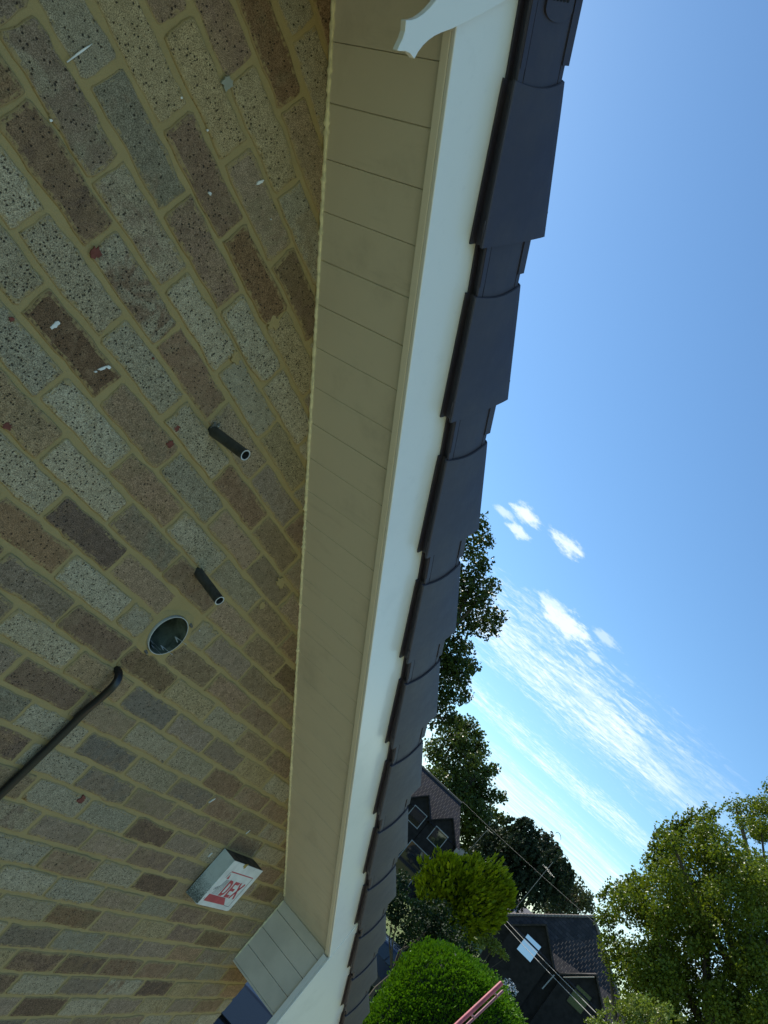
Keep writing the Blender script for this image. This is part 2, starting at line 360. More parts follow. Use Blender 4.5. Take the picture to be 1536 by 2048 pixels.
for k in range(int(GZ / .075) - 1, 14):
    off = (OFF.get(k, random.gauss(0, .03)) + (.5 if k % 2 else 0)) * .225
    for u in range(-20, 14):
        x0 = u * .225 + off + .005 + random.gauss(0, .0012); x1 = (u + 1) * .225 + off - .005
        x0 = max(x0, XW); x1 = min(x1, XE)
        if x1 - x0 < .03: continue
        z0 = k * .075 + .005 + random.gauss(0, .0008); z1 = k * .075 + .070
        xm = (x0 + x1) / 2
        if z0 > zline(xm) + .12: continue
        T = spec.get((k, u), random.choice(RT))
        fine = -1.6 < xm and k > -32
        cutters = [h for h in HOLES if x0 - h[1] < h[0][0] < x1 + h[1] and z0 - h[1] < h[0][1] < z1 + h[1]]
        if cutters and cutters[0][1] > .05:   # bricks cut round the duct
            (hx, hz), hr = cutters[0]; r_ = hr + .008
            segs = []
            dzm = min(abs(z0 - hz), abs(z1 - hz)) if not (z0 < hz < z1) else 0
            if dzm < r_:
                wv = math.sqrt(r_ * r_ - dzm * dzm) * .96
                if hx - wv - x0 > .025: segs.append((x0, hx - wv))
                if x1 - (hx + wv) > .025: segs.append((hx + wv, x1))
            else: segs.append((x0, x1))
            for a_, b_ in segs: brick(a_, b_, z0, z1, T, fine)
        else: brick(x0, x1, z0, z1, T, fine)
me = bpy.data.meshes.new('brick_face'); me.from_pydata(bv, [], bf); me.materials.append(M_brick)
for nm, i in (('bcol', 0), ('bcolb', 1)):
    at_ = me.attributes.new(nm, 'FLOAT_COLOR', 'FACE'); at_.data.foreach_set('color', np.array([r[i] + [1.] for r in att], dtype=np.float32).ravel())
at_ = me.attributes.new('bedge', 'FLOAT', 'FACE'); at_.data.foreach_set('value', np.array(edg, dtype=np.float32))
at_ = me.attributes.new('bpar', 'FLOAT_VECTOR', 'FACE'); at_.data.foreach_set('vector', np.array([r[2] for r in att], dtype=np.float32).ravel())
import bmesh
bm = bmesh.new(); bm.from_mesh(me); bmesh.ops.recalc_face_normals(bm, faces=bm.faces); bm.to_mesh(me); bm.free()
me.polygons.foreach_set('use_smooth', [True] * len(me.polygons))
me.transform(Matrix.Translation((-XA, 0, -GZ)))
wall = bpy.data.objects.new('brick_face', me); link(wall, house)

# mortar fillet round the duct, mortar smears and paint marks -------------
def blob(cx, cz, r, y=-.0025, asp=1, rot=0, n=22, rough=.35):
    pts = []
    for i in range(n):
        a = 2 * math.pi * i / n; rr = r * (1 + rnd2(-rough, rough)); x, z = rr * math.cos(a) * asp, rr * math.sin(a)
        pts.append((cx + x * math.cos(rot) - z * math.sin(rot), y, cz + x * math.sin(rot) + z * math.cos(rot)))
    return pts
mb = MB()
ring_o = [(.503 + .071 * math.cos(a) * (1 + .10 * math.sin(3 * a + 1) + rnd2(-.03, .03)), -.0022, -.165 + .068 * math.sin(a) * (1 + .13 * math.sin(2 * a) + rnd2(-.03, .03))) for a in np.linspace(0, 2 * math.pi, 40, endpoint=False)]
ring_i = [(.503 + .057 * math.cos(a), -.004, -.165 + .057 * math.sin(a)) for a in np.linspace(0, 2 * math.pi, 40, endpoint=False)]
ring_b = [(p[0] + (p[0] - .503) * .12, .004, p[2] + (p[2] + .165) * .12) for p in ring_o]
mb.add(ring_o + ring_i + ring_b, [(i, (i + 1) % 40, 40 + (i + 1) % 40, 40 + i) for i in range(40)] + [(80 + i, 80 + (i + 1) % 40, (i + 1) % 40, i) for i in range(40)], 0, True)
for (px, py, r, a) in ((560, 1165, .012, 2.), (523, 1210, .011, 1.2), (545, 645, .014, 1.), (470, 715, .010, 1.6)):
    mb2 = MB(); x, z = onwall(px, py); mb2.prism(blob(x, z, r, -.0035, a, -.2), (0, .006, 0)); mb2.build('mortar_smear', M_mortar, house)
mb.build('mortar_collar', M_mortar, house)
for (px, py, r, asp, rot) in ((158, 104, .0014, 17, .95), (110, 648, .0042, 2.2, .9), (203, 736, .0032, 2.6, .6), (216, 733, .003, 1.5, 0), (190, 742, .0016, 2, .3), (518, 364, .003, 3, .7), (418, 386, .003, 1.2, 0), (361, 195, .0018, 1, 0), (413, 260, .002, 1, 0), (540, 438, .0014, 1, 0), (100, 240, .0018, 1.3, 0), (423, 1600, .0022, 5, .3), (495, 1663, .0016, 5, .7), (420, 1708, .002, 5, .8), (435, 850, .002, 1, 0), (398, 1260, .0016, 1, 0)):
    mb = MB(); x, z = onwall(px, py); mb.prism(blob(x, z, r, -.004, asp, rot + .65, 14, .3), (0, .003, 0)); mb.build('paint_fleck', M_paint, house)
for (px, py, r, asp) in ((190, 505, .010, .9), (352, 856, .006, 1), (340, 886, .0075, 1), (14, 852, .006, 1.2), (22, 637, .004, 1), (163, 1597, .010, 1), (305, 716, .002, 1)):
    mb = MB(); x, z = onwall(px, py); mb.prism(blob(x, z, r, -.0036, asp, .3, 18, .4), (0, .003, 0)); mb.build('red_clay_patch', M_redbr, house)
mb = MB(); x, z = onwall(452, 166); mb.prism(blob(x, z, .011, -.0055, .9, .3, 18, .3), (0, .006, 0)); mb.build('cement_dab', pm('pale_cement', (.30, .31, .25), .9, bump=.3), house)

# soffit -------------------------------------------------------------
WB = .281; TW = .0285; SB = .052        # soffit width, board thickness
XB = 2.33; SE = XB / ct + .01           # eaves box side plane
mb = MB(); s = XA / ct
joints = [-.443 + .1002 * i - .0 for i in range(-1, 32)]
for sgn in (0, 1):
    prev = XA / ct if True else 0
    for i in range(len(joints) + 1):
        a = prev; b_ = joints[i] if i < len(joints) else SE
        b_ = min(b_, SE)
        if b_ - a < .004: continue
        g = .0012 if (i % 3) else .0021
        c = [sp3(a + g, 0, 0), sp3(b_ - g, 0, 0), sp3(b_ - g, WB, 0), sp3(a + g, WB, 0)]
        c2 = [sp3(a + g * .2, 0, .0022), sp3(b_ - g * .2, 0, .0022), sp3(b_ - g * .2, WB, .0022), sp3(a + g * .2, WB, .0022)]
        c3 = [sp3(a + g * .2, 0, .010), sp3(b_ - g * .2, 0, .010), sp3(b_ - g * .2, WB, .010), sp3(a + g * .2, WB, .010)]
        vs = c + c2 + c3
        if sgn: vs = [mir(v) for v in vs]
        mb.add(vs, [(0, 1, 2, 3), (0, 1, 5, 4), (1, 2, 6, 5), (2, 3, 7, 6), (3, 0, 4, 7), (4, 5, 9, 8), (5, 6, 10, 9), (6, 7, 11, 10), (7, 4, 8, 11), (8, 9, 10, 11)])
        prev = b_
        if b_ >= SE: break
    # backing strip behind the grooves
    vs = [sp3(XA / ct, -.0, .0101), sp3(SE, -.0, .0101), sp3(SE, WB, .0101), sp3(XA / ct, WB, .0101), sp3(XA / ct, 0, .02), sp3(SE, 0, .02), sp3(SE, WB, .02), sp3(XA / ct, WB, .02)]
    if sgn: vs = [mir(v) for v in vs]
    mb.add(vs, [(0, 1, 2, 3), (4, 5, 6, 7), (0, 1, 5, 4), (1, 2, 6, 5), (2, 3, 7, 6), (3, 0, 4, 7)])
mb.build('soffit', M_soffit, house)

# sealant bead between wall and soffit, down the box side
def bead(pts, r, name):
    b_ = MB(); P = []; RR = []
    tot = 0
    for a, c in zip(pts[:-1], pts[1:]):
        L = (c - a).length; k = int(L / .008)
        for i in range(k):
            p = a + (c - a) * (i / k); q = (i * .008) % .1
            P.append(p + Vector((rnd2(-.0006, .0006), rnd2(-.0008, .0008), rnd2(-.0008, .0006)))); RR.append(r * (rnd2(.75, 1.25) + (.75 if random.random() < .07 else 0)))
    b_.tube(P, RR, 7); return b_.build(name, M_seal, house)
bead([sp3(-.54, .0025, -.0005), sp3(2.655, .0025, -.0005)], .0046, 'sealant_bead')
bead([Vector((XB - .002, -.003, zline(XB) - .005)), Vector((XB - .002, -.003, -1.01))], .0025, 'sealant_bead')

# bargeboards ----------------------------------------------------------
HB = .150; OF = WB + TW
for sgn in (0, 1):
    mb = MB(); f = mir if sgn else (lambda v: v)
    ztop = .16
    s0 = XA / ct + .0
    # board plate; mitred plumb at the apex and at the eaves box
    def mitre(o, h, x):      # point at plan x on height-offset h
        return Vector((x, -o, Z0 - (x - h * st_) * math.tan(TH) + h * ct)) if False else Vector((x, -o, Z0 - x * math.tan(TH) + h / ct))
    XEND = XB - .004
    pl = [mitre(OF, -.009, XA), mitre(OF, -.009, XEND), mitre(OF, HB, XEND + .0), mitre(OF, HB, XA)]
    mb.prism([f(p) for p in pl], (0, .010, 0), 0)
    lp = [mitre(OF - .0101, -.009, XA), mitre(OF - .0101, -.009, XB + .003), mitre(OF - .0101, .003, XB + .003), mitre(OF - .0101, .003, XA)]
    mb.prism([f(p) for p in lp], (0, TW - .010, 0), 1)
    mb.build('bargeboard', [M_board, M_lip], house, bevel=.0022, seg=3)
# eaves box (both ends)
for sgn in (0, 1):
    f = mir if sgn else (lambda v: v)
    ZB = -1.010; ZF = -1.09; XR = 4.25
    bx = thing_box = MB()
    # front plate
    zt = lambda x: Z0 - x * math.tan(TH) + HB / ct
    fr = [Vector((XB - .008, -OF - .002, ZF)), Vector((XR, -OF - .002, zt(XR) - .12)), Vector((XR, -OF - .002, zt(XR)))] if False else [Vector((XB - .008, -OF - .002, ZF)), Vector((3.2, -OF - .002, ZF)), Vector((XR, -OF - .002, zt(XR) - .30)), Vector((XR, -OF - .002, zt(XR))), Vector((XB + .0, -OF - .002, zt(XB))), Vector((XB - .008, -OF - .002, zline(XB) - .012))]
    mbx = MB(); mbx.prism([f(p) for p in fr], (0, .010, 0), 0)
    rt = [Vector((XB - .008, -OF + .0081, ZF)), Vector((XB + .006, -OF + .0081, ZF)), Vector((XB + .006, -OF + .0081, zline(XB) - .012)), Vector((XB - .008, -OF + .0081, zline(XB) - .012))]
    mbx.prism([f(p) for p in rt], (0, TW - .006, 0), 1)
    eb = mbx.build('eaves_box', [M_board, M_speck if False else M_board], house, bevel=.002, seg=3)
    ms = MB(); zs = [ZB, ZB + .078, ZB + .165, ZB + .252, zline(XB) - .002]
    for a, b_ in zip(zs[:-1], zs[1:]):
        p = [Vector((XB, 0, a + .0012)), Vector((XB, -WB, a + .0012)), Vector((XB, -WB, b_ - .0007)), Vector((XB, 0, b_ - .0007))]
        ms.prism([f(q) for q in p], (.010 * (-1 if sgn else 1), 0, 0))
    p = [Vector((XB + .0101, 0, ZB)), Vector((XB + .0101, -WB, ZB)), Vector((XB + .0101, -WB, zs[-1])), Vector((XB + .0101, 0, zs[-1]))]
    ms.prism([f(q) for q in p], (.01 * (-1 if sgn else 1), 0, 0))
    p = [Vector((XB, .004, ZB)), Vector((3.3, .004, ZB)), Vector((3.3, -WB, ZB)), Vector((XB, -WB, ZB))]
    ms.prism([f(q) for q in p], (0, 0, -.008))
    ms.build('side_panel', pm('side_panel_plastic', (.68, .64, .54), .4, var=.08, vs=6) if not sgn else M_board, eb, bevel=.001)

# finial ---------------------------------------------------------------
mb = MB(); FX = XA
half = [(.0, .722), (.007, .7235), (.014, .730), (.0205, .741), (.0265, .7505), (.023, .762), (.0195, .775), (.019, .785), (.0205, .80), (.023, .815), (.027, .84), (.034, .88), (.043, .93), (.052, .98), (.060, 1.05), (.062, 1.30), (.05, 1.36), (.03, 1.42), (.0, 1.47)]
half[0] = (0, .7285); half[1] = (.0065, .7265)
# the drop ends in a concave point with two side points, as cut from one board
half = [(.0, .716), (.004, .722), (.0085, .731), (.0155, .739), (.0275, .7455), (.0225, .756), (.0195, .768), (.0185, .78), (.0192, .795), (.0225, .812), (.0285, .835), (.036, .875), (.044, .925), (.052, .98), (.058, 1.05), (.060, 1.30), (.05, 1.36), (.03, 1.42), (.0, 1.47)]
outl = [(FX + a, z) for a, z in half] + [(FX - a, z) for a, z in half[-2:0:-1]]
mb.prism([Vector((x, -OF - .0015, z)) for x, z in outl], (0, -.011, 0))
mb.build('finial', M_board, house, bevel=.001)

# roof and dry verge ---------------------------------------------------
mb = MB()
for sgn in (0, 1):
    f = mir if sgn else (lambda v: v)
    k = 0; s = -.53
    G = .388; nrow = 12
    for r in range(-1, nrow):
        s1 = -.148 + G * r; s0_ = max(s1 - G, XA / ct + .12)
        if s1 < s0_: continue
        c = [sp3(s0_, -YB, .268), sp3(s0_, .335, .268), sp3(s1, .335, .292), sp3(s1, -YB, .292), sp3(s0_, -YB, .252), sp3(s0_, .335, .252), sp3(s1, .335, .262), sp3(s1, -YB, .262)]
        mb.add([f(v) for v in c], [(0, 1, 2, 3), (4, 5, 6, 7), (0, 1, 5, 4), (1, 2, 6, 5), (2, 3, 7, 6), (3, 0, 4, 7)])
    c = [sp3(XA / ct, -YB, .165), sp3(XA / ct, .28, .165), sp3(4.3, .28, .165), sp3(4.3, -YB, .165), sp3(XA / ct, -YB, .245), sp3(XA / ct, .28, .245), sp3(4.3, .28, .245), sp3(4.3, -YB, .245)]
    mb.add([f(v) for v in c], [(0, 1, 2, 3), (4, 5, 6, 7), (0, 1, 5, 4), (1, 2, 6, 5), (2, 3, 7, 6), (3, 0, 4, 7)])
roof = mb.build('roof', M_tile, house)
mb = MB(); zr = ZAP + .268 / ct
mb.tube([(XA, -.36 + .4 * i, zr - .03) for i in range(22)], .11, 20); mb.build('ridge_tile', M_tile, roof)

def verge_unit(top):
    """one dry verge cap in its own frame: s along slope from its lower end (0) upward (negative)"""
    m_ = MB(); G = .388
    def strip(prof_at, ss, smooth=True, mi=0):
        rows = [[sp3l(s, o, h) for (o, h) in prof_at(s)] for s in ss]
        n = len(rows[0]); vs = [v for r_ in rows for v in r_]
        m_.add(vs, [(i * n + j, i * n + j + 1, (i + 1) * n + j + 1, (i + 1) * n + j) for i in range(len(ss) - 1) for j in range(n - 1)], mi, smooth)
        return rows
    def sp3l(s, o, h): return Vector((s, -o, h))
    OI = OF + .0012
    def plate(s):
        t = (s + G) / G                       # 0 upper, 1 lower
        hb = .1372 - .0222 * t; htp = .272 + .058 * t; of = .3398 + .0055 * t
        P = [(OI, hb + .03), (OI, hb), (OI + .004, hb - .0004), (OI + .005, hb + .013), (of - .0065, hb + .013), (of - .0052, hb - .0012), (of - .0012, hb - .0012), (of, hb + .0018)]
        for k in range(1, 12):
            u = k / 12; P.append((of + .0042 * math.sin(math.pi * u), hb + .0018 + (htp - hb - .006) * u))
        P += [(of - .001, htp - .004), (of - .006, htp), (of - .05, htp + .001)]
        return P
    def neck(s):
        hb = .1385; htp = .279; of = .3378
        P = [(OI, hb + .03), (OI, hb), (OI + .004, hb), (OI + .005, hb + .011), (of - .006, hb + .011), (of - .005, hb), (of - .001, hb), (of, hb + .001), (of, .1545), (of - .0022, .1552), (of - .0022, .1563), (of, .157)]
        for k in range(1, 8):
            u = k / 8; P.append((of + .0022 * math.sin(math.pi * u), .157 + (.262 - .157) * u))
        P += [(of, .262), (of - .002, .2628), (of - .002, .2638), (of, .2645), (of, htp - .003), (of - .003, htp), (of - .05, htp + .001)]
        return P
    s_up = -G + .100 - .0; 
    # plate body from the arched shoulder down to the lower end; the shoulder bows along the slope
    ss = [-G + .100 + i * (G - .100) / 8 for i in range(9)]
    rows = []
    for k, s in enumerate(ss):
        pr = plate(s); h0, h1 = pr[0][1], pr[-1][1]
        row = []
        for (o, h) in pr:
            u = (h - .13) / .17; bow = .013 * math.sin(math.pi * max(0, min(1, u))) if k == 0 else 0
            tilt = (.006 * (1 - max(0, min(1, u)))) if k == 0 else 0
            row.append(sp3l(s + bow + tilt, o, h))
        rows.append(row)
    n = len(rows[0]); vs = [v for r_ in rows for v in r_]
    m_.add(vs, [(i * n + j, i * n + j + 1, (i + 1) * n + j + 1, (i + 1) * n + j) for i in range(8) for j in range(n - 1)], 0, False)
    # shoulder step back to neck depth
    back = [Vector((v.x - .0015, v.y + min(.0035, (-v.y - OI) * .5), v.z)) for v in rows[0]]
    m_.add(rows[0] + back, [(j, j + 1, n + j + 1, n + j) for j in range(n - 1)])
    # lower end: wall thickness
    inn = [Vector((v.x, v.y + (.003 if 2 < j else 0), v.z + (.003 if 0 < j < 6 else (-.003 if j > n - 4 else 0)))) for j, v in enumerate(rows[-1])]
    inn2 = [Vector((v.x - .05, v.y, v.z)) for v in inn]
    m_.add(rows[-1] + inn + inn2, [(j, j + 1, n + j + 1, n + j) for j in range(n - 1)] + [(n + j, n + j + 1, 2 * n + j + 1, 2 * n + j) for j in range(n - 1)])
    # neck, tucked under the unit above
    nu = -G - .06 if not top else -G - .26
    strip(neck, [nu, -G, -G + .125], False)
    # raised top rail of the neck ending in a small tab
    e_ = -G + .079
    m_.box((nu, -.3398, .2655), (e_, -.300, .2865)); m_.box((nu, -.3392, .1402), (-G + .088, -.333, .1535))
    return m_
vm_ = verge_unit(False)
protos = []
def orient(o, s, mirror=False):
    # local x -> down slope, local z -> square to roof
    bm_ = Matrix(((ct, 0, st_, 0), (0, 1, 0, 0), (-st_, 0, ct, 0), (0, 0, 0, 1)))
    T = Matrix.Translation(sp3(s, 0, 0)) @ bm_
    if mirror:
        T = Matrix.Translation((2 * XA, 0, 0)) @ Matrix.Scale(-1, 4, (1, 0, 0)) @ T
    o.parent = roof; o.matrix_parent_inverse = Matrix.Identity(4)
    o.matrix_basis = Matrix.Translation((-XA, 0, -GZ)) @ T
cap = vm_.build('verge_cap', M_verge, None); 
sol = None
caps = [cap]
for k in range(1, 12):
    c = cap.copy(); link(c); caps.append(c)
for k, c in enumerate(caps):
    orient(c, -.148 + .388 * k + random.gauss(0, .0022)); c.matrix_basis = c.matrix_basis @ Matrix.Rotation(random.gauss(0, .0035), 4, 'Y') @ Matrix.Rotation(random.gauss(0, .0018), 4, 'Z')
for k in range(0, 10):
    c = cap.copy(); link(c); orient(c, -.148 + .388 * k, True)
tcap = MB(); 
def neck2():
    m_ = MB(); OI = OF + .0012; of = .3378
    P = [(OI, .17), (OI, .1385), (OI + .004, .1385), (OI + .005, .1495), (of - .006, .1495), (of - .005, .1385), (of - .001, .1385), (of, .1395), (of, .1545), (of - .0022, .1552), (of - .0022, .1563), (of, .157)]
    for k in range(1, 8): u = k / 8; P.append((of + .0022 * math.sin(math.pi * u), .157 + .105 * u))
    P += [(of, .262), (of - .002, .2628), (of - .002, .2638), (of, .2645), (of, .276), (of - .003, .279), (of - .05, .280)]
    rows = []
    ss = (-.80, -.597)
    vs = [Vector((s, -o, h)) for s in ss for o, h in P]; n = len(P)
    m_.add(vs, [(j, j + 1, n + j + 1, n + j) for j in range(n - 1)], 0, True)
    m_.box((-.80, -.3398, .2655), (-.597, -.300, .2865)); m_.box((-.80, -.3392, .1402), (-.597, -.333, .1535))
    # rounded end vent boss with rows of near-black discs painted as shaded holes
    out = []
    for i in range(25):
        a = math.pi * (-.5 + i / 24); out.append(Vector((-.536 + .020 * math.cos(a), -.3385, .215 + .040 * math.sin(a))))
    out = [Vector((-.66, -.3385, .175))] + out + [Vector((-.66, -.3385, .255))]
    m_.prism(out, (0, -.0045, 0))
    for r_, sx in enumerate((-.549, -.562, -.575)):
        for j in range(5 + (r_ > 0)):
            z = .192 + .0105 * j - (.005 if r_ else 0)
            c = [Vector((sx + .0034 * math.cos(a), -.3442, z + .0034 * math.sin(a))) for a in np.linspace(0, 2 * math.pi, 12, endpoint=False)]
            m_.prism(c, (0, -.0002, 0), 1)
    return m_
tc_ = neck2().build('vent_cap', [M_verge, M_void], None); orient(tc_, 0)

# ------------------------------------------------------------------ fittings on the wall
p = thing('waste_pipe', 'upper grey plastic pipe stub sticking out of the brickwork, nearest the soffit', 'pipe', (.118, 0, .229), 'pipe stubs in the wall')
def pipe(parent, x, z, L, r, droop):
    a = Vector((x, .03, z)); b_ = Vector((x + .004, -L, z - droop)); m_ = MB()
    d = b_ - a; m_.tube([a, a + d * .5, b_], [r * 1.04, r, r], 24, cap=False)
    m_.tube([b_ + d * .0, a + d * .15], r * .80, 24, cap=False); m_.build('tube', M_pipe, parent)
    u = d.normalized(); e1 = u.cross(Vector((0, 0, 1))).normalized(); e2 = e1.cross(u); K = 24; m_ = MB()
    vs = [b_ + u * .0003 + (e1 * math.cos(t) + e2 * math.sin(t)) * rr for rr in (r * 1.01, r * .79) for t in np.linspace(0, 2 * math.pi, K, endpoint=False)]
    m_.add(vs, [(i, (i + 1) % K, K + (i + 1) % K, K + i) for i in range(K)]); m_.build('cut_rim', M_piperim, parent)
    m_ = MB(); c = a + d * .3; m_.add([c + (e1 * math.cos(t) + e2 * math.sin(t)) * r * .8 for t in np.linspace(0, 2 * math.pi, K, endpoint=False)], [tuple(range(K))]); m_.build('bore_shade', M_void, parent)  # near-black disc paints the shade deep in the bore
pipe(p, .118, .229, .120, .0122, .001)
m_ = MB()
for i in range(14):
    a = rnd2(0, 6.3); rr = rnd2(.011, .019)
    if math.sin(a) < -.2: continue
    c = Vector((.118 + rr * math.cos(a), -.002, .229 + rr * math.sin(a))); s_ = rnd2(.002, .0045)
    m_.prism([c + Vector((s_ * math.cos(t) * rnd2(.7, 1.2), 0, s_ * math.sin(t))) for t in np.linspace(0, 6.28, 7, endpoint=False)], (0, -rnd2(.001, .004), 0))
m_.build('rubble_rim', pm('broken_mortar', (.16, .15, .12), .95, bump=.5), p)
p = thing('waste_pipe', 'lower grey plastic pipe stub sticking out of the brickwork, just above the round vent hole', 'pipe', (.420, 0, 0), 'pipe stubs in the wall')
pipe(p, .420, -.002, .108, .0122, .019)
p = thing('vent_duct', 'large round open duct hole in the brick wall with thin pale rim', 'vent', (.503, 0, -.165))
m_ = MB(); K = 48; cs = [(math.cos(t), math.sin(t)) for t in np.linspace(0, 2 * math.pi, K, endpoint=False)]
R0, R1 = .0555, .0538
vs = [Vector((.503 + r * c, y, -.165 + r * s)) for r, y in ((R0, .0), (R0, -.010), (R1, -.010)) for c, s in cs]
m_.add(vs, [(j * K + i, j * K + (i + 1) % K, (j + 1) * K + (i + 1) % K, (j + 1) * K + i) for j in range(2) for i in range(K)], 0, False); m_.build('rim', M_piperim, p)
m_ = MB(); vs = [Vector((.503 + R1 * c, y, -.165 + R1 * s)) for y in (-.0098, .16) for c, s in cs]
m_.add(vs, [(i, (i + 1) % K, K + (i + 1) % K, K + i) for i in range(K)], 0, True); m_.add(vs[K:], [tuple(range(K))], 0); m_.build('duct', M_duct, p)
for (a0, a1, y0) in ((-.75, -.55, .0), (-1.15, -1.0, .01), (-.95, -.85, .03), (.0, .25, -.004)):
    vs = []
    for i in range(8):
        t = i / 7; a = a0 + (a1 - a0) * t; yy = y0 + .03 * math.sin(t * 5) * t
        for dy in (0, .006 + .006 * math.sin(t * 3.1)): vs.append(Vector((.503 + (R1 - .0008) * math.cos(a), yy + dy, -.165 + (R1 - .0008) * math.sin(a))))
    m_ = MB(); m_.add(vs, [(2 * i, 2 * i + 1, 2 * i + 3, 2 * i + 2) for i in range(7)]); m_.build('foam_smear', M_paint, p)
for (px, py) in ((291, 1302), (381, 1249)):
    m_ = MB(); x, z = onwall(px, py, .003); m_.tube([(x, -.002, z), (x + .002, -.012, z - .002)], [.0045, .003], 10); m_.build('screw', M_alum, p)
# hollow the mortar and bricks behind duct and pipes: boolean cutter replaced by a real opening in the mortar body
# cable
m_ = MB(); rr = .0098
cp = [Vector((.466, .03, -.300)), Vector((.466, -.002, -.3015)), Vector((.466, -.015, -.305)), Vector((.466, -.025, -.317)), Vector((.467, -.028, -.338)), Vector((.470, -.024, -.370)), Vector((.474, -.017, -.403)), Vector((.477, -.0135, -.435)), Vector((.479, -.013, -.47)), Vector((.478, -.013, -.55)), Vector((.474, -.013, -.75)), Vector((.470, -.013, -1.2)), Vector((.470, -.013, -2.4)), Vector((.470, -.013, -4.9))]
def smooth(pts, k=5):
    out = []
    for i in range(len(pts) - 1):
        p0, p1, p2, p3 = pts[max(i - 1, 0)], pts[i], pts[i + 1], pts[min(i + 2, len(pts) - 1)]
        for j in range(k):
            t = j / k; out.append(.5 * ((2 * p1) + (p2 - p0) * t + (2 * p0 - 5 * p1 + 4 * p2 - p3) * t * t + (3 * p1 - p0 - 3 * p2 + p3) * t ** 3))
    return out + [pts[-1]]
cb = thing('cable', 'thick black cable looping out of the brick wall and running straight down', 'cable', (.47, 0, -2.4))
m_.tube(smooth(cp), rr, 16); m_.build('sheath', M_black, cb)

# alarm bell box ---------------------------------------------------------
ab = thing('alarm_box', 'white burglar alarm bell box with red lettering fixed to the brick wall below the soffit', 'alarm box', (1.68, 0, -.79))
x0, x1, z0, z1, dd = 1.556, 1.806, -.784, -.599, .062
m_ = MB(); m_.box((x0 + .004, -.05, z0 + .004), (x1 - .004, .001, z1 - .006)); m_.build('back_plate', M_boxtop, ab)
m_ = MB()
m_.prism([Vector((x0, -.003, z1)), Vector((x0, -.003, z0)), Vector((x0, -dd, z0 + .008)), Vector((x0, -dd, z1))], (.003, 0, 0))
m_.build('side_cover', M_speck, ab)
for nm in ():
    pass
m_ = MB(); m_.prism([Vector((x0 + .0031, -dd, z0 + .008)), Vector((x1 - .002, -dd, z0 + .008)), Vector((x1, -dd, z0 + .02)), Vector((x1, -dd, z1)), Vector((x0 + .0031, -dd, z1))], (0, .003, 0)); m_.build('front_cover', M_boxface, ab, bevel=.001)
m_ = MB(); m_.box((x0 + .0031, -dd + .0031, z1 - .003), (x1, -.003, z1 - .0)); m_.build('top_cover', M_boxtop, ab)
m_ = MB(); m_.box((x1 - .003, -dd + .0031, z0 + .006), (x1, -.003, z1 - .0032)); m_.box((x0 + .0032, -dd + .0031, z0 + .004), (x1 - .0032, -.003, z0 + .007)); m_.build('side_cover', M_boxface, ab)
yF = -dd - .0006
def flat(m_, pts, mi=0): m_.prism([Vector((x, yF, z)) for x, z in pts], (0, .0005, 0), mi)
def stroke(m_, a, b_, w_, mi=0):
    dx, dz = b_[0] - a[0], b_[1] - a[1]; L = math.hypot(dx, dz); nx, nz = -dz / L * w_ / 2, dx / L * w_ / 2
    flat(m_, [(a[0] + nx, a[1] + nz), (b_[0] + nx, b_[1] + nz), (b_[0] - nx, b_[1] - nz), (a[0] - nx, a[1] - nz)], mi)
m_ = MB(); zt_, zb_ = -.667, -.7305; hh = zt_ - zb_
flat(m_, [(1.580, -.7325), (1.705, -.7325), (1.738, -.760), (1.577, -.760)])          # red block
flat(m_, [(1.598, -.636), (1.778, -.635), (1.778, -.6385), (1.598, -.640)])            # top rule
flat(m_, [(1.607, -.646), (1.618, -.666), (1.602, -.666)])                             # tip of the A
# D
stroke(m_, (1.645, zt_), (1.645, zb_), .010); 
dpts = [(1.645, zt_), (1.660, zt_), (1.672, zt_ - .008), (1.677, zt_ - .022), (1.677, zb_ + .022), (1.672, zb_ + .008), (1.660, zb_), (1.645, zb_)]
ipts = [(1.650, zt_ - .012), (1.660, zt_ - .012), (1.6655, zt_ - .018), (1.667, zt_ - .028), (1.667, zb_ + .028), (1.6655, zb_ + .018), (1.660, zb_ + .012), (1.650, zb_ + .012)]
vs = [Vector((x, yF - .00005, z)) for x, z in dpts + ipts]; m_.add(vs, [(i, i + 1, 9 + i, 8 + i) for i in range(7)])
# E
flat(m_, [(1.684, zt_), (1.6945, zt_), (1.6945, zb_), (1.684, zb_)])
for z in (zt_ - .0055, (zt_ + zb_) / 2, zb_ + .0055): stroke(m_, (1.6947, z), (1.7185, z), .011)
# X
stroke(m_, (1.727, zt_), (1.762, zb_), .0105); stroke(m_, (1.762, zt_ + .0001), (1.7445 + .001, (zt_ + zb_) / 2 + .003), .0105); stroke(m_, (1.7435 - .001, (zt_ + zb_) / 2 - .003), (1.727, zb_ - .0001), .0105)
m_.build('red_lettering', M_red, ab)
m_ = MB()
for i in range(5): stroke(m_, (1.612 + i * .0055, -.669), (1.592 + i * .0095, -.7300), .0011)   # outline strokes of the A
stroke(m_, (1.778, -.640), (1.776, -.761), .0013); stroke(m_, (1.741, -.7605), (1.776, -.7615), .0013); stroke(m_, (1.5955, -.640), (1.592, -.665), .0010)
for i in range(3):
    c = (1.583 + i * .007, -.7105 + i * .004); r_ = .0035
    pts = [(c[0] + r_ * math.cos(t), c[1] + r_ * 1.4 * math.sin(t)) for t in np.linspace(0, 6.283, 12, endpoint=False)]
    for a_, b_ in zip(pts, pts[1:] + pts[:1]):
        stroke(m_, a_, b_, .0008)
stroke(m_, (1.570, -.748), (1.570, -.756), .0012)
m_.build('ink_lines', M_ink, ab)
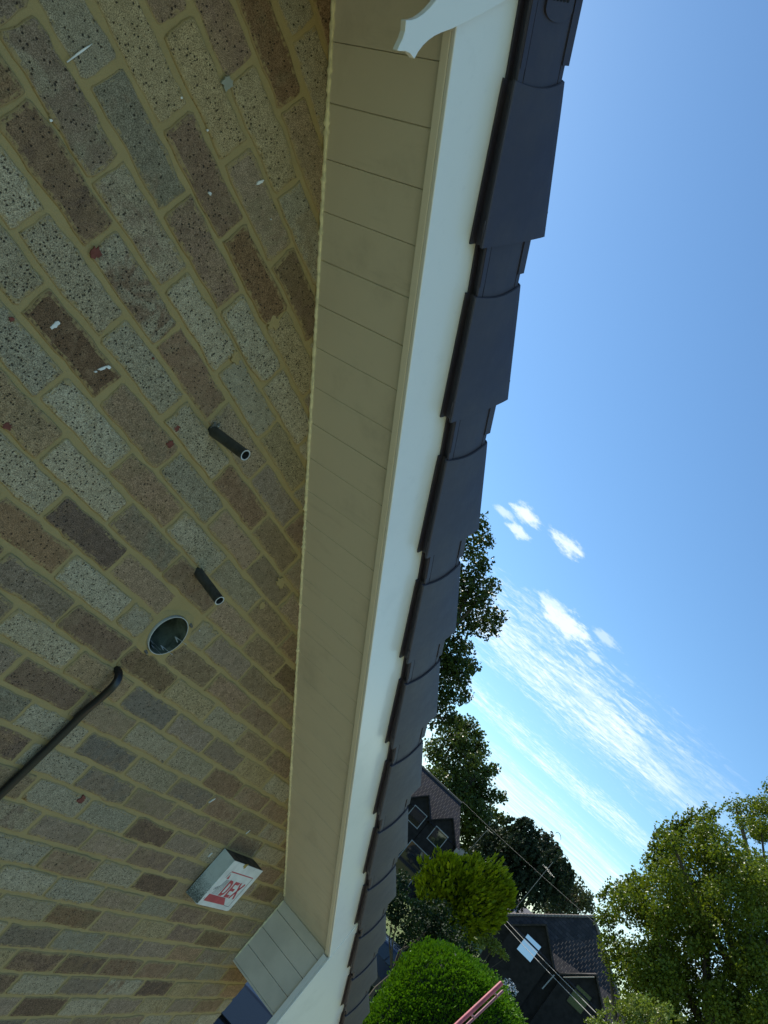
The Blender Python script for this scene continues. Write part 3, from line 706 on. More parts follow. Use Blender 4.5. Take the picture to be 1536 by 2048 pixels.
m_ = MB(); m_.prism(blob(1.655, -.6035, .009, -dd - .0009, 1.3, 0, 16, .4), (0, .0008, 0)); m_.build('lichen_patch', pm('lichen', (.35, .26, .06), .9), ab)
#__PART2__
# ------------------------------------------------------------------ ground
def sheet(name, pts, z, m, kind='structure'):
    b_ = MB(); b_.add([(x, y, z) for x, y in pts], [tuple(range(len(pts)))]); o = b_.build(name, m, fixn=False)
    if kind: o['kind'] = kind
    return o
def ground_mat(name, c1, c2, sc, rough=.95):
    m, n, b = mat(name); o = n.new('ShaderNodeTexCoord').outputs['Object']
    c = n.mix(n.sm(n.noise(o, sc, 6, .6), .35, .7), c1, c2); c = n.mix(1., c, n.mix(n.noise(o, sc * 40, 4, .7), (.6, .6, .6), (1.35, 1.35, 1.35)), 'MULTIPLY')
    n.set(b.inputs['Base Color'], c); b.inputs['Roughness'].default_value = rough; n.set(b.inputs['Normal'], n.bump(n.noise(o, sc * 60, 4), .6, .03)); return m
M_grass = ground_mat('lawn_grass', (.10, .15, .03), (.16, .17, .05), .6)
M_asph = ground_mat('asphalt', (.05, .05, .055), (.065, .065, .068), .8)
M_bounce = ground_mat('bounce_paving', (.52, .43, .25), (.44, .37, .22), 1.2)  # pale warm colour chosen to throw light back up
sheet('ground', [(-700, -700), (700, -700), (700, 700), (-700, 700)], GZ, M_grass)
sheet('bounce_ground', [(XW - 3, -14), (9, -14), (9, -.01), (XW - 3, -.01)], GZ + .004, M_bounce)  # unseen paving, added to bounce warm light onto wall and soffit
sheet('side_path', [(XE + .01, 0), (6.2, 0), (6.2, 40), (XE + .01, 40)], GZ + .008, M_asph)
sheet('road', [(24, -60), (31, -60), (37, 90), (30, 90)], GZ + .004, M_asph)

# ------------------------------------------------------------------ foliage
def leaf_mat(name, c1, c2, tr=.5, gloss=.35):
    m, n, b = mat(name); a = n.new('ShaderNodeAttribute', attribute_name='lv').outputs['Fac']
    o = n.new('ShaderNodeTexCoord').outputs['Object']
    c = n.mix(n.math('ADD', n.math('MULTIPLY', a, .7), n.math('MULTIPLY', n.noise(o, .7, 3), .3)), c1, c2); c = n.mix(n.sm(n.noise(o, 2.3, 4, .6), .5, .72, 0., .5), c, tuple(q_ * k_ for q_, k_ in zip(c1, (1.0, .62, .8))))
    n.set(b.inputs['Base Color'], c); b.inputs['Roughness'].default_value = gloss; b.inputs['Specular IOR Level'].default_value = .16
    tr *= .55; t = n.new('ShaderNodeBsdfTranslucent'); n.set(t.inputs[0], n.mix(1., c, (1.5, 1.6, .55), 'MULTIPLY'))
    mx = n.new('ShaderNodeMixShader'); mx.inputs[0].default_value = tr; n.l.new(b.outputs[0], mx.inputs[1]); n.l.new(t.outputs[0], mx.inputs[2])
    n.l.new(mx.outputs[0], n.n['Material Output'].inputs[0]); return m
def leafmesh(name, P, size, mt, parent=None, el=1.6, dirs=None, kind=None):
    """P: n x 3 leaf positions; every leaf is a small bent kite of two faces"""
    n = len(P); u = rng.normal(size=(n, 3)) if dirs is None else dirs + rng.normal(size=(n, 3)) * .35
    u /= np.linalg.norm(u, axis=1)[:, None]; r = rng.normal(size=(n, 3)); v = np.cross(u, r); v /= np.linalg.norm(v, axis=1)[:, None]; wv = np.cross(u, v)
    s = (size * rng.uniform(.6, 1.35, n))[:, None]
    A = P - u * s * .5 * el * .5; B = P + u * s * .5 * el * .5 ; Cc = P + v * s * .38 + wv * s * .14; D = P - v * s * .38 + wv * s * .14
    V = np.stack([A, Cc, B, D], 1).reshape(-1, 3)
    i = np.arange(n)[:, None] * 4
    F = np.concatenate([i + [0, 1, 2], i + [0, 2, 3]], 1).reshape(-1, 3)
    me = bpy.data.meshes.new(name); me.vertices.add(4 * n); me.vertices.foreach_set('co', V.astype(np.float32).ravel())
    me.loops.add(F.size); me.loops.foreach_set('vertex_index', F.astype(np.int32).ravel()); me.polygons.add(len(F))
    me.polygons.foreach_set('loop_start', np.arange(0, F.size, 3, dtype=np.int32)); me.polygons.foreach_set('loop_total', np.full(len(F), 3, dtype=np.int32))
    me.update(calc_edges=True); me.materials.append(mt)
    at_ = me.attributes.new('lv', 'FLOAT', 'FACE'); at_.data.foreach_set('value', np.repeat(rng.uniform(0, 1, n), 2).astype(np.float32))
    o = bpy.data.objects.new(name, me); link(o, parent)
    if parent: me.transform(Matrix.Translation(-Vector(parent.location)))
    if kind: o['kind'] = kind
    return o
def ball(c, r, n, shell=.5, sq=(1, 1, 1)):
    d = rng.normal(size=(n, 3)); d /= np.linalg.norm(d, axis=1)[:, None]
    lump = 1 + .22 * np.sin(d[:, 0] * 5 + c[0] * 3) * np.cos(d[:, 1] * 4 + c[2] * 5) + .12 * np.sin(d[:, 2] * 9 + c[1] * 7)
    return np.array(c) + d * (r * lump * rng.uniform(0, 1, n) ** shell)[:, None] * np.array(sq)
def pxblobs(L, D, dj=.03):
    out = []
    for t in L:
        px, py, r = t[:3]; d = D * (1 + rng.uniform(-dj, dj)) if len(t) < 4 else t[3]
        out.append((np.array(at(px, py, d)), r * d / FP))
    return out
def inpoly(x, y, pg):
    c = False; j = len(pg) - 1
    for i in range(len(pg)):
        if (pg[i][1] > y) != (pg[j][1] > y) and x < (pg[j][0] - pg[i][0]) * (y - pg[i][1]) / (pg[j][1] - pg[i][1]) + pg[i][0]: c = not c
        j = i
    return c
def fillpoly(pg, n, r0, r1):
    xs = [p[0] for p in pg]; ys = [p[1] for p in pg]; out = []
    while len(out) < n:
        x, y = rng.uniform(min(xs), max(xs)), rng.uniform(min(ys), max(ys)); r = rng.uniform(r0, r1)
        if inpoly(x, y, pg) and all(inpoly(x + r * .75 * math.cos(a), y + r * .75 * math.sin(a), pg) for a in (0, 1.57, 3.14, 4.71)): out.append((x, y, r))
    return out
DM = 2.6
def tree(name, label, blobs, leaf, dens, mt, group=None, el=1.6, shell=.5, trunk_r=.22, base=None, limbs=7, extra=None):
    cs = np.array([b_[0] for b_ in blobs]); cen = cs.mean(0) if base is None else np.array([base[0], base[1], cs[:, 2].mean()])
    t = thing(name, label, 'tree' if 'bush' not in name and 'shrub' not in name else 'shrub', (cen[0], cen[1], GZ), group)
    P = np.concatenate([ball(c, r, max(40, int(DM * dens * (r / leaf) ** 2)), shell) for c, r in blobs] + ([extra] if extra is not None else []))
    leafmesh('crown', P, leaf, mt, t, el)
    m_ = MB(); hz = cs[:, 2].max(); lo = max(GZ + .6, cs[:, 2].min() - .5)
    b0 = Vector((cen[0], cen[1], GZ)); top = Vector((cen[0], cen[1], lo + (hz - lo) * .75))
    pts = [b0 + (top - b0) * k / 6 + Vector((random.gauss(0, .06), random.gauss(0, .06), 0)) * (k > 0) for k in range(7)]
    m_.tube(pts, [trunk_r * (1 - .13 * k) for k in range(7)], 10)
    for q in rng.choice(len(blobs), min(limbs, len(blobs)), replace=False):
        e_ = Vector(blobs[q][0]); k = max(1, min(5, int(6 * (max(lo, e_.z - 1.5) - GZ) / (top.z - GZ)))); s_ = pts[k]
        mid = s_.lerp(e_, .5) + Vector((0, 0, -.15)); m_.tube([s_, mid, e_], [trunk_r * .4, trunk_r * .25, trunk_r * .08], 7)
    m_.build('trunk', M_trunk, t); return t

L_dark = leaf_mat('leaf_dark', (.030, .050, .012), (.060, .085, .018), .30)
L_mid = leaf_mat('leaf_mid', (.050, .078, .020), (.085, .110, .026), .35)
L_yel = leaf_mat('leaf_yellow_green', (.070, .108, .012), (.155, .185, .022), .5)
L_gold = leaf_mat('leaf_golden', (.10, .15, .004), (.36, .37, .008), .55, .6)
L_hedge = leaf_mat('leaf_hedge', (.050, .125, .006), (.095, .20, .010), .35, .5)
L_shade = leaf_mat('leaf_deep_shade', (.012, .026, .009), (.020, .040, .014), .2, .7)  # deep green leaves, also the painted shade inside the golden conifer
L_grey = leaf_mat('leaf_grey_green', (.06, .075, .04), (.09, .10, .055), .3, .6)

# tall dark tree behind the roof edge
A = [(955, 1052, 28), (972, 1082, 20), (940, 1095, 33), (962, 1128, 26), (945, 1160, 35), (985, 1172, 19), (958, 1198, 33), (992, 1232, 24), (965, 1245, 33), (938, 1250, 26), (990, 1262, 13), (915, 1286, 22), (943, 1332, 20), (915, 1338, 33), (898, 1388, 33), (932, 1392, 16), (880, 1432, 33), (906, 1440, 18), (925, 1200, 30), (915, 1150, 30), (930, 1300, 20), (895, 1330, 30), (925, 1365, 18), (870, 1200, 80), (820, 1260, 110), (840, 1340, 90), (800, 1150, 90), (760, 1280, 120)]
tree('broadleaf_tree', 'tall dark broadleaved tree rising behind the dark roof verge, highest tree in view', pxblobs(A, 40, .035), .21, 11, L_dark, 'garden trees beyond the house', shell=.42, trunk_r=.35)
B = [(905, 1470, 30), (938, 1452, 20), (930, 1500, 34), (958, 1500, 22), (958, 1470, 12), (985, 1540, 15), (890, 1535, 30), (935, 1560, 34), (975, 1545, 14), (985, 1592, 16), (1003, 1595, 12), (960, 1595, 26), (1005, 1640, 14), (930, 1620, 34), (975, 1640, 28), (940, 1670, 30), (985, 1680, 20), (905, 1590, 30), (870, 1500, 26), (870, 1560, 26), (855, 1600, 20), (845, 1580, 18), (900, 1650, 26), (950, 1530, 26), (915, 1560, 30), (920, 1450, 20), (960, 1565, 22), (955, 1640, 30), (1000, 1670, 20), (960, 1700, 30), (935, 1590, 30), (925, 1485, 24)]
tree('broadleaf_tree', 'mid green tree with gaps of sky standing just behind the farther dark house', pxblobs(B, 82, .04), .36, 15, L_mid, 'garden trees beyond the house', shell=.45, trunk_r=.4)
Cw = [(1000, 1685, 24), (1035, 1672, 26), (1058, 1652, 13), (1085, 1690, 28), (1030, 1722, 32), (1078, 1738, 34), (1112, 1728, 20), (1132, 1742, 12), (1060, 1778, 26), (1100, 1775, 26), (1010, 1745, 20), (1110, 1700, 10), (995, 1720, 20), (985, 1755, 20), (1020, 1790, 24), (1045, 1700, 30), (1065, 1715, 30), (1095, 1745, 24), (1010, 1710, 26), (1040, 1760, 26), (980, 1690, 18)]
bw = pxblobs(Cw, 72, .03)
ex = []
for c, r in bw:
    for k in range(26):
        a = rng.uniform(0, 6.28); s0_ = c + np.array([math.cos(a), math.sin(a), rng.uniform(.1, .9)]) * r * .9; L_ = rng.uniform(.6, 1.8)
        tt = np.linspace(0, 1, 26)[:, None]; ex.append(s0_ + np.array([math.cos(a) * .5, math.sin(a) * .5, 0]) * tt + np.array([0, 0, -L_]) * tt ** 1.6 + rng.normal(size=(26, 3)) * .03)
wt = tree('weeping_conifer', 'dark weeping conifer with drooping and curled top branches against the sky', bw, .26, 7, leaf_mat('needles_dark', (.022, .036, .018), (.045, .06, .03), .15, .6), 'garden trees beyond the house', el=2.6, trunk_r=.35, extra=np.concatenate(ex))
m_ = MB()
for k in range(9):
    p0 = at(1070 + rng.uniform(-22, 50), 1672 + rng.uniform(-10, 52), 72); rr_ = rng.uniform(.3, .6); a0 = rng.uniform(-.5, .6); sgn = 1
    rgt = Vector((math.sin(R(8)), -math.cos(R(8)), 0))
    m_.tube([p0 + rgt * (rr_ * (1 - math.cos(t)) * sgn) + Vector((0, 0, 1)) * rr_ * 1.1 * math.sin(t + a0) for t in np.linspace(0, 2.6, 12)], .022, 5)
m_.build('curled_branch', M_trunk, wt)
Dd = [(1140, 1752, 14), (1172, 1795, 14), (1110, 1780, 20), (1128, 1772, 18), (1150, 1786, 22), (1122, 1800, 24), (1165, 1806, 16), (1182, 1818, 9), (1100, 1815, 24), (1145, 1815, 20)]
tree('round_tree', 'grey green rounded tree farthest away beyond the hipped roof', pxblobs(Dd, 110, .02), .40, 16, L_grey, 'garden trees beyond the house', trunk_r=.4)
# golden conifer: upright sprays
G_ = [(880, 1760, 42), (925, 1765, 46), (975, 1770, 42), (1000, 1790, 26), (950, 1810, 46), (900, 1810, 46), (860, 1775, 22), (985, 1825, 24), (920, 1845, 40), (1005, 1765, 16), (900, 1735, 20), (945, 1735, 20), (862, 1752, 14)]
bg_ = pxblobs(G_, 31, .02); gt = thing('golden_conifer', 'bright yellow green conifer bush with its crown lit from behind, above the clipped dome hedge', 'conifer', (*bg_[4][0][:2], GZ))
cen = np.mean([b_[0] for b_ in bg_], 0); P = []; Dr = []
for c, r in bg_:
    q = ball(c, r * 1.02, 1250, .26); P.append(q); o_ = (q - cen); o_ /= np.linalg.norm(o_, axis=1)[:, None]; Dr.append(o_ * .8 + np.array([0, 0, .8]))
leafmesh('crown', np.concatenate(P), .13, L_gold, gt, 3.6, np.concatenate(Dr))
m_ = MB(); m_.tube([(cen[0], cen[1], GZ), (cen[0], cen[1], cen[2] + .3)], [.16, .05], 10); m_.build('trunk', M_trunk, gt)
leafmesh('shade_core', np.concatenate([ball(c, r * .8, 500, .5) for c, r in bg_]), .12, L_shade, gt, 2.0)  # darkened leaf core paints the shade between the golden sprays
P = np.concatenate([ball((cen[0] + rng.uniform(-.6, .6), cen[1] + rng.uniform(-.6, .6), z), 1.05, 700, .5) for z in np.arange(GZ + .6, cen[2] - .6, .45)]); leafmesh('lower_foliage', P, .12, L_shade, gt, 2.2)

# right hand tree: big, shoots pointing up
PR = [(1198, 1802), (1212, 1785), (1247, 1772), (1280, 1760), (1296, 1735), (1294, 1715), (1304, 1690), (1312, 1672), (1332, 1662), (1352, 1648), (1372, 1640), (1398, 1634), (1422, 1628), (1440, 1650), (1480, 1690), (1560, 1700), (1600, 1800), (1600, 2120), (1260, 2120), (1222, 2020), (1216, 1960), (1204, 1900), (1196, 1850)]
Lr = fillpoly(PR, 185, 18, 38)
edge = [(1206, 1793, 8), (1245, 1776, 9), (1234, 1790, 10), (1262, 1772, 9), (1290, 1765, 10), (1300, 1735, 9), (1296, 1718, 6), (1310, 1690, 8), (1314, 1672, 6), (1330, 1672, 7), (1350, 1656, 8), (1372, 1646, 8), (1396, 1640, 8), (1414, 1636, 7), (1205, 1840, 9), (1210, 1880, 9), (1216, 1920, 9), (1330, 1700, 16), (1355, 1680, 16), (1400, 1665, 16)]
br = pxblobs(Lr, 24, .07) + pxblobs(edge, 24, .01)
ex = []
for (px, py, r) in edge:
    for k in range(9):
        p0 = np.array(at(px + rng.uniform(-16, 16), py + rng.uniform(-6, 14), 24)); L_ = rng.uniform(.25, .62); tt = np.linspace(0, 1, 22)[:, None]
        ex.append(p0 + np.array([rng.normal() * .07, rng.normal() * .12, L_]) * tt + rng.normal(size=(22, 3)) * .028)
tree('leafy_tree', 'large sunlit leafy tree filling the lower right, with upright shoots', br, .088, 7.5, L_yel, 'garden trees beyond the house', shell=.42, trunk_r=.3, base=at(1440, 2040, 24), limbs=16, extra=np.concatenate(ex))
PR2 = [(1448, 1625), (1452, 1596), (1478, 1592), (1506, 1578), (1540, 1560), (1620, 1560), (1620, 1720), (1500, 1705), (1462, 1660)]
b2 = pxblobs(fillpoly(PR2, 24, 13, 24), 29, .04)
tree('leafy_tree', 'taller yellow green tree at the right edge showing above the large leafy tree', b2, .095, 8, L_yel, 'garden trees beyond the house', shell=.45, trunk_r=.3, base=at(1590, 1900, 29), limbs=8)
PB = [(1172, 2052), (1185, 2035), (1206, 2020), (1222, 1992), (1240, 2000), (1262, 1985), (1290, 1975), (1330, 1990), (1375, 2010), (1400, 2110), (1180, 2110)]
b3 = pxblobs(fillpoly(PB, 34, 9, 18) + [(1215, 2003, 8), (1180, 2046, 7), (1200, 2030, 8)], 15, .04)
tree('leafy_bush', 'bright light green bush in front of the large leafy tree at the bottom edge', b3, .055, 8, leaf_mat('leaf_bright', (.11, .16, .03), (.17, .20, .045), .4), None, trunk_r=.08, limbs=8)

# clipped dome hedge -------------------------------------------------------
HF_n = Vector((math.cos(R(8)), math.sin(R(8)), 0)); HF_r = Vector((math.sin(R(8)), -math.cos(R(8)), 0)); hc = np.array(Vector(CP) + HF_n * 17.2 + HF_r * .36); hc[2] = GZ + 2.17
hd = thing('dome_hedge', 'clipped rounded dome shaped evergreen, bright green on its sunlit top', 'hedge', (hc[0], hc[1], GZ))
n_ = 62000; d = rng.normal(size=(n_, 3)); d /= np.linalg.norm(d, axis=1)[:, None]; d[:, 2] = np.where(d[:, 2] < -.75, -d[:, 2], d[:, 2])
rad = np.array([1.5, 1.5, 1.5]); lump = 1 + .025 * np.sin(d[:, 0] * 6 + 1) + .02 * np.cos(d[:, 1] * 7) + .03 * np.sin(d[:, 2] * 5 + d[:, 0] * 4) + .02 * np.sin(d[:, 0] * 23) * np.sin(d[:, 1] * 19 + 2) * np.sin(d[:, 2] * 21) - np.abs(rng.normal(size=n_)) * .035
sup = (np.abs(np.hypot(d[:, 0], d[:, 1])) ** 3.1 + np.abs(d[:, 2]) ** 3.1) ** (-1 / 3.1); rad = np.array([1.44, 1.44, 1.43]); P = hc + d * rad * (lump * sup)[:, None]; P[:, 2] = np.where(d[:, 2] < 0, hc[2] + (P[:, 2] - hc[2]) * 1.55, P[:, 2])
stray = rng.choice(n_, 2600, replace=False); P = np.concatenate([P, P[stray] + d[stray] * rng.uniform(.02, .11, 2600)[:, None]]); d = np.concatenate([d, d[stray]])
leafmesh('clipped_foliage', P, .060, L_hedge, hd, 2.0, d + np.array([0, 0, .5]))
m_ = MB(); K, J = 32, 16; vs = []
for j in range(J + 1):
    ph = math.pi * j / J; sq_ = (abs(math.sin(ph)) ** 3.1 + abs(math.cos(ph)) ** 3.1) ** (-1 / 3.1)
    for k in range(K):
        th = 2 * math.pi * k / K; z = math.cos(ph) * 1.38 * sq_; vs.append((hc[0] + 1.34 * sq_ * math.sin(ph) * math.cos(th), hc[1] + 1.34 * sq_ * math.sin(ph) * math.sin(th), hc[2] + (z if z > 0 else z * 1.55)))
m_.add(vs, [(j * K + k, j * K + (k + 1) % K, (j + 1) * K + (k + 1) % K, (j + 1) * K + k) for j in range(J) for k in range(K)]); m_.build('light_block_core', pm('hedge_core_shade', (.012, .02, .008), .9), hd)  # solid dark core, added to block light and darken gaps between leaves

# dark shrubs between the hedge and the conifer
S_ = [(840, 1830, 30), (800, 1810, 22), (870, 1860, 30), (905, 1880, 26), (935, 1910, 22), (850, 1865, 24), (825, 1855, 22), (960, 1935, 16), (800, 1780, 20), (880, 1830, 26), (790, 1840, 16), (975, 1955, 12), (920, 1905, 20), (788, 1800, 20), (778, 1822, 16), (800, 1760, 18), (795, 1840, 12)]
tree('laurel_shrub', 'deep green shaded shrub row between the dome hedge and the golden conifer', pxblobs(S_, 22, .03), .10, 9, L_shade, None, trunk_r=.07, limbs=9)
S_ = [(962, 1888, 10), (975, 1880, 10), (990, 1890, 11), (1003, 1905, 9), (985, 1900, 9), (1012, 1915, 6)]
tree('small_bush', 'small bush with lit yellow green leaves against the dark nearer house', pxblobs(S_, 30, .02), .10, 12, leaf_mat('leaf_lit', (.16, .2, .03), (.22, .24, .05), .5), 'small lit bushes', trunk_r=.05, limbs=4)
S_ = [(985, 1850, 9), (978, 1838, 9), (992, 1835, 7), (990, 1862, 6)]
tree('small_bush', 'small dark bush with pale leaf glints at the left corner of the nearer hipped roof', pxblobs(S_, 44, .01), .16, 10, L_mid, 'small lit bushes', trunk_r=.06, limbs=3)
S_ = [(1012, 2002, 9), (1018, 2018, 9), (1024, 2032, 8), (1028, 2046, 8), (1004, 1990, 7), (1010, 1975, 5)]
fb = pxblobs(S_, 19, .01); ft = tree('flowering_bush', 'bush dotted with cream flowers beside the dome hedge', fb, .06, 10, L_mid, None, trunk_r=.04, limbs=4)
leafmesh('blossom', np.concatenate([ball(c, r * 1.1, 60, .15) for c, r in fb]), .055, pm('petal', (.65, .62, .40), .7), ft, 1.0)
hyd = pxblobs([(1015, 1968, 7), (1022, 1975, 7), (1025, 1983, 7), (1012, 1975, 5)], 18.5, .01)
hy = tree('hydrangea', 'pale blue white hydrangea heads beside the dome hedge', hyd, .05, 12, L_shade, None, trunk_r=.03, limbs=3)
leafmesh('flower_head', np.concatenate([ball(c, r * 1.1, 170, .15) for c, r in hyd]), .045, pm('pale_petal', (.45, .5, .55), .7), hy, 1.0)

# ------------------------------------------------------------------ far houses
class Fac:
    def __init__(s, az, D): a = R(az); s.n = Vector((math.cos(a), math.sin(a), 0)); s.r = Vector((math.sin(a), -math.cos(a), 0)); s.o = Vector(CP) + s.n * D; s.o.z = GZ
    def p(s, a, z, d=0): return s.o + s.r * a + s.n * d + Vector((0, 0, z))
def tilemat(name, c, az, sc):
    m, n, b = mat(name); o = n.new('ShaderNodeTexCoord').outputs['Object']; z = n.sep(o)[2]
    fr = n.math('FRACT', n.math('MULTIPLY', z, sc)); a = R(az); u = n.math('ADD', n.math('MULTIPLY', n.sep(o)[0], math.sin(a)), n.math('MULTIPLY', n.sep(o)[1], -math.cos(a)))
    row = n.math('FLOOR', n.math('MULTIPLY', z, sc)); fu = n.math('FRACT', n.math('ADD', n.math('MULTIPLY', u, 3.6), n.math('MULTIPLY', row, .5)))
    wn = n.new('ShaderNodeTexWhiteNoise', noise_dimensions='2D'); n.set(wn.inputs[0], n.comb(row, n.math('FLOOR', n.math('ADD', n.math('MULTIPLY', u, 3.6), n.math('MULTIPLY', row, .5))), 0.))
    c1 = n.mix(wn.outputs[0], tuple(x * .6 for x in c), tuple(x * 1.4 for x in c)); k = n.math('MAXIMUM', n.sm(fr, .18, .02), n.math('MULTIPLY', n.sm(fu, .12, .02), .6))
    n.set(b.inputs['Base Color'], n.mix(k, c1, (.006, .006, .006))); b.inputs['Roughness'].default_value = .85
    n.set(b.inputs['Normal'], n.bump(n.math('ADD', fr, n.math('MULTIPLY', n.sm(fu, .1, 0), -.5)), .8, .05)); return m
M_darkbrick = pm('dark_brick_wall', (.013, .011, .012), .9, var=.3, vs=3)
M_frame = pm('white_window_frame', (.28, .30, .33), .45)
M_glass, _n, _b = mat('window_glass'); _b.inputs['Base Color'].default_value = (.015, .018, .02, 1); _b.inputs['Roughness'].default_value = .03; _b.inputs['Specular IOR Level'].default_value = 1.
def far_window(F, parent, a0, a1, z0, z1, fw=.07, frame=M_frame, mull=True, gm=None, tilt=0):
    m_ = MB(); d0, d1 = -.05, .02
    def bx_(a, b_, c, d): m_.prism([F.p(a, c, d0), F.p(b_, c, d0), F.p(b_, d, d0), F.p(a, d, d0)], F.n * (d1 - d0))
    bx_(a0, a1, z0, z0 + fw); bx_(a0, a1, z1 - fw, z1); bx_(a0, a0 + fw, z0 + fw, z1 - fw); bx_(a1 - fw, a1, z0 + fw, z1 - fw)
    wd = m_.build('window', frame, parent)
    m_ = MB(); m_.prism([F.p(a0 + fw, z0 + fw, -.02 - tilt), F.p(a1 - fw, z0 + fw, -.02 - tilt), F.p(a1 - fw, z1 - fw, -.02), F.p(a0 + fw, z1 - fw, -.02)], F.n * .01); m_.build('pane', gm or M_glass, wd)
def gablet(F, m_wall, m_roof, aL, aR, zf, ap, zap, d0, d1, lo=0):
    m_wall.prism([F.p(aL, lo, d0), F.p(aR, lo, d0), F.p(aR, zf, d0), F.p(ap, zap, d0), F.p(aL, zf, d0)], F.n * .25)
    for x, sx in ((aL, -1), (aR, 1)):
        e_ = .22; zz_ = zf - e_ * (zap - zf) / abs(ap - x); xx = x + sx * e_
        m_roof.prism([F.p(xx, zz_, d0 - .18), F.p(ap, zap + .02, d0 - .18), F.p(ap, zap + .14, d0 - .18), F.p(xx, zz_ + .12, d0 - .18)], F.n * (d1 - d0))
# farther house
F = Fac(15, 60); h1 = thing('dark_house', 'shaded house with two gabled upper windows and slate roof, behind the golden conifer', 'house', F.p(-2, 0), 'houses beyond the gardens')
mw, mr = MB(), MB()
mw.prism([F.p(-9, 0, .3), F.p(1.7, 0, .3), F.p(1.7, 4.95, .3), F.p(-9, 4.95, .3)], F.n * 7)
gablet(F, mw, mr, -1.0, 1.45, 4.95, .2, 6.15, 0, 3)
gablet(F, mw, mr, -3.3, -1.05, 4.95, -2.2, 6.15, 0, 3)
mr.add([F.p(-9, 4.85, -.1), F.p(2.0, 4.85, -.1), F.p(-.1, 7.6, 3.6), F.p(-9, 7.6, 3.6), F.p(2.0, 4.85, 7.4), F.p(-9, 4.85, 7.4)], [(0, 1, 2, 3), (1, 4, 2), (4, 5, 3, 2), (0, 3, 5)])
mw.build('wall', M_darkbrick, h1); rf = mr.build('roof', tilemat('slate_roof', (.012, .010, .015), 15, 3.2), h1)
m_ = MB(); m_.tube([F.p(-9, 7.62, 3.6), F.p(0, 7.62, 3.6)], .09, 8); m_.build('ridge_tile', pm('ridge', (.14, .12, .10), .8), rf)
for a0, a1, z0, z1 in ((-.40, .80, 3.84, 5.02), (-2.55, -1.32, 3.84, 5.05), (-1.15, .72, .5, 3.05)): far_window(F, h1, a0, a1, z0, z1, .06)
m_ = MB(); m_.box((0, 0, 0), (.001, .001, .001)); 
# nearer hipped house
F = Fac(5, 50); h2 = thing('hipped_house', 'nearer shaded house with steep brown tiled hipped roof, left of the large leafy tree', 'house', F.p(0, 0), 'houses beyond the gardens')
mw, mr = MB(), MB()
mw.prism([F.p(-2.7, 0, .3), F.p(6.5, 0, .3), F.p(6.5, 3.9, .3), F.p(-2.7, 3.9, .3)], F.n * 7)
gablet(F, mw, mr, -2.1, .55, 3.95, -.8, 5.15, 0, 2.2); gablet(F, mw, mr, 1.4, 4.0, 3.9, 2.7, 5.05, 0, 2.2)
mr.add([F.p(-3.0, 3.85, -.15), F.p(6.6, 3.75, -.15), F.p(4.4, 5.0, 1.5), F.p(1.0, 7.54, 3.6), F.p(6.6, 3.75, 7.4), F.p(-3.0, 3.85, 7.4)], [(0, 1, 2, 3), (1, 4, 2), (4, 3, 2), (4, 5, 3), (0, 3, 5)])
mw.build('wall', M_darkbrick, h2); rf = mr.build('roof', tilemat('brown_tile_roof', (.034, .028, .028), 5, 5.0), h2)
m_ = MB(); A0, A1 = F.p(-3.0, 3.92, -.15), F.p(1.0, 7.6, 3.6)
for (q0, q1) in ((A0, A1), (F.p(1.0, 7.6, 3.6), F.p(4.4, 5.06, 1.5))):
    n_ = int((q1 - q0).length / .24)
    for k in range(n_):
        c0 = q0.lerp(q1, k / n_); c1 = q0.lerp(q1, (k + .96) / n_); m_.tube([c0, c1], [.10, .075], 7)
m_.build('hip_tile', pm('hip_tile', (.20, .17, .14), .85, vs=4), rf)
skyp, _n, _b = mat('sky_reflecting_glass'); _b.inputs['Base Color'].default_value = (.02, .025, .03, 1); _b.inputs['Roughness'].default_value = .02; _b.inputs['Specular IOR Level'].default_value = 1.0; _b.inputs['Metallic'].default_value = .0; _b.inputs['IOR'].default_value = 3.2
far_window(F, h2, -1.33, -.30, 3.08, 4.18, .035, M_darkbrick, gm=skyp, tilt=.10)
gmm = pm('green_glass', (.06, .085, .03), .25); far_window(F, h2, 2.2, 3.2, 3.0, 4.1, .035, M_darkbrick, gm=gmm)
m_ = MB(); m_.tube([F.p(.93, 2.55, -.1), F.p(1.02, 3.55, -.1)], .035, 8); m_.build('rain_pipe', M_frame, h2)
m_ = MB(); m_.tube([F.p(1.45, 3.80, -.25), F.p(2.68, 4.98, -.25)], .03, 6); m_.build('gutter', pm('pale_edge', (.35, .32, .27), .7), h2)
# distant house with chimney
F = Fac(8.3, 85); h3 = thing('distant_house', 'distant house with dark chimney stack and pale roof edges, above the nearer hipped roof', 'house', F.p(0, 0), 'houses beyond the gardens')
mw, mr = MB(), MB(); mw.prism([F.p(-5, 0, 0), F.p(3.2, 0, 0), F.p(3.2, 3.6, 0), F.p(-5, 3.6, 0)], F.n * 6)
mr.prism([F.p(-5.2, 3.5, -.2), F.p(3.4, 3.5, -.2), F.p(3.2, 5.2, 3), F.p(-5, 5.2, 3)], Vector((0, 0, .15))); mw.build('wall', M_darkbrick, h3); rf = mr.build('roof', pm('grey_roof', (.22, .2, .2), .85, vs=3), h3)
m_ = MB(); m_.prism([F.p(-2.6, 4.4, 2.4), F.p(-1.1, 4.4, 2.4), F.p(-1.1, 6.0, 2.4), F.p(-2.6, 6.0, 2.4)], F.n * .9); m_.prism([F.p(-2.7, 6.0, 2.3), F.p(-1.0, 6.0, 2.3), F.p(-1.0, 6.14, 2.3), F.p(-2.7, 6.14, 2.3)], F.n * 1.1); m_.build('chimney', M_darkbrick, rf)
F = Fac(12.6, 95); h4 = thing('thatched_house', 'pale grey rounded roof of a distant house peeping over the golden conifer', 'house', F.p(0, 0), 'houses beyond the gardens')
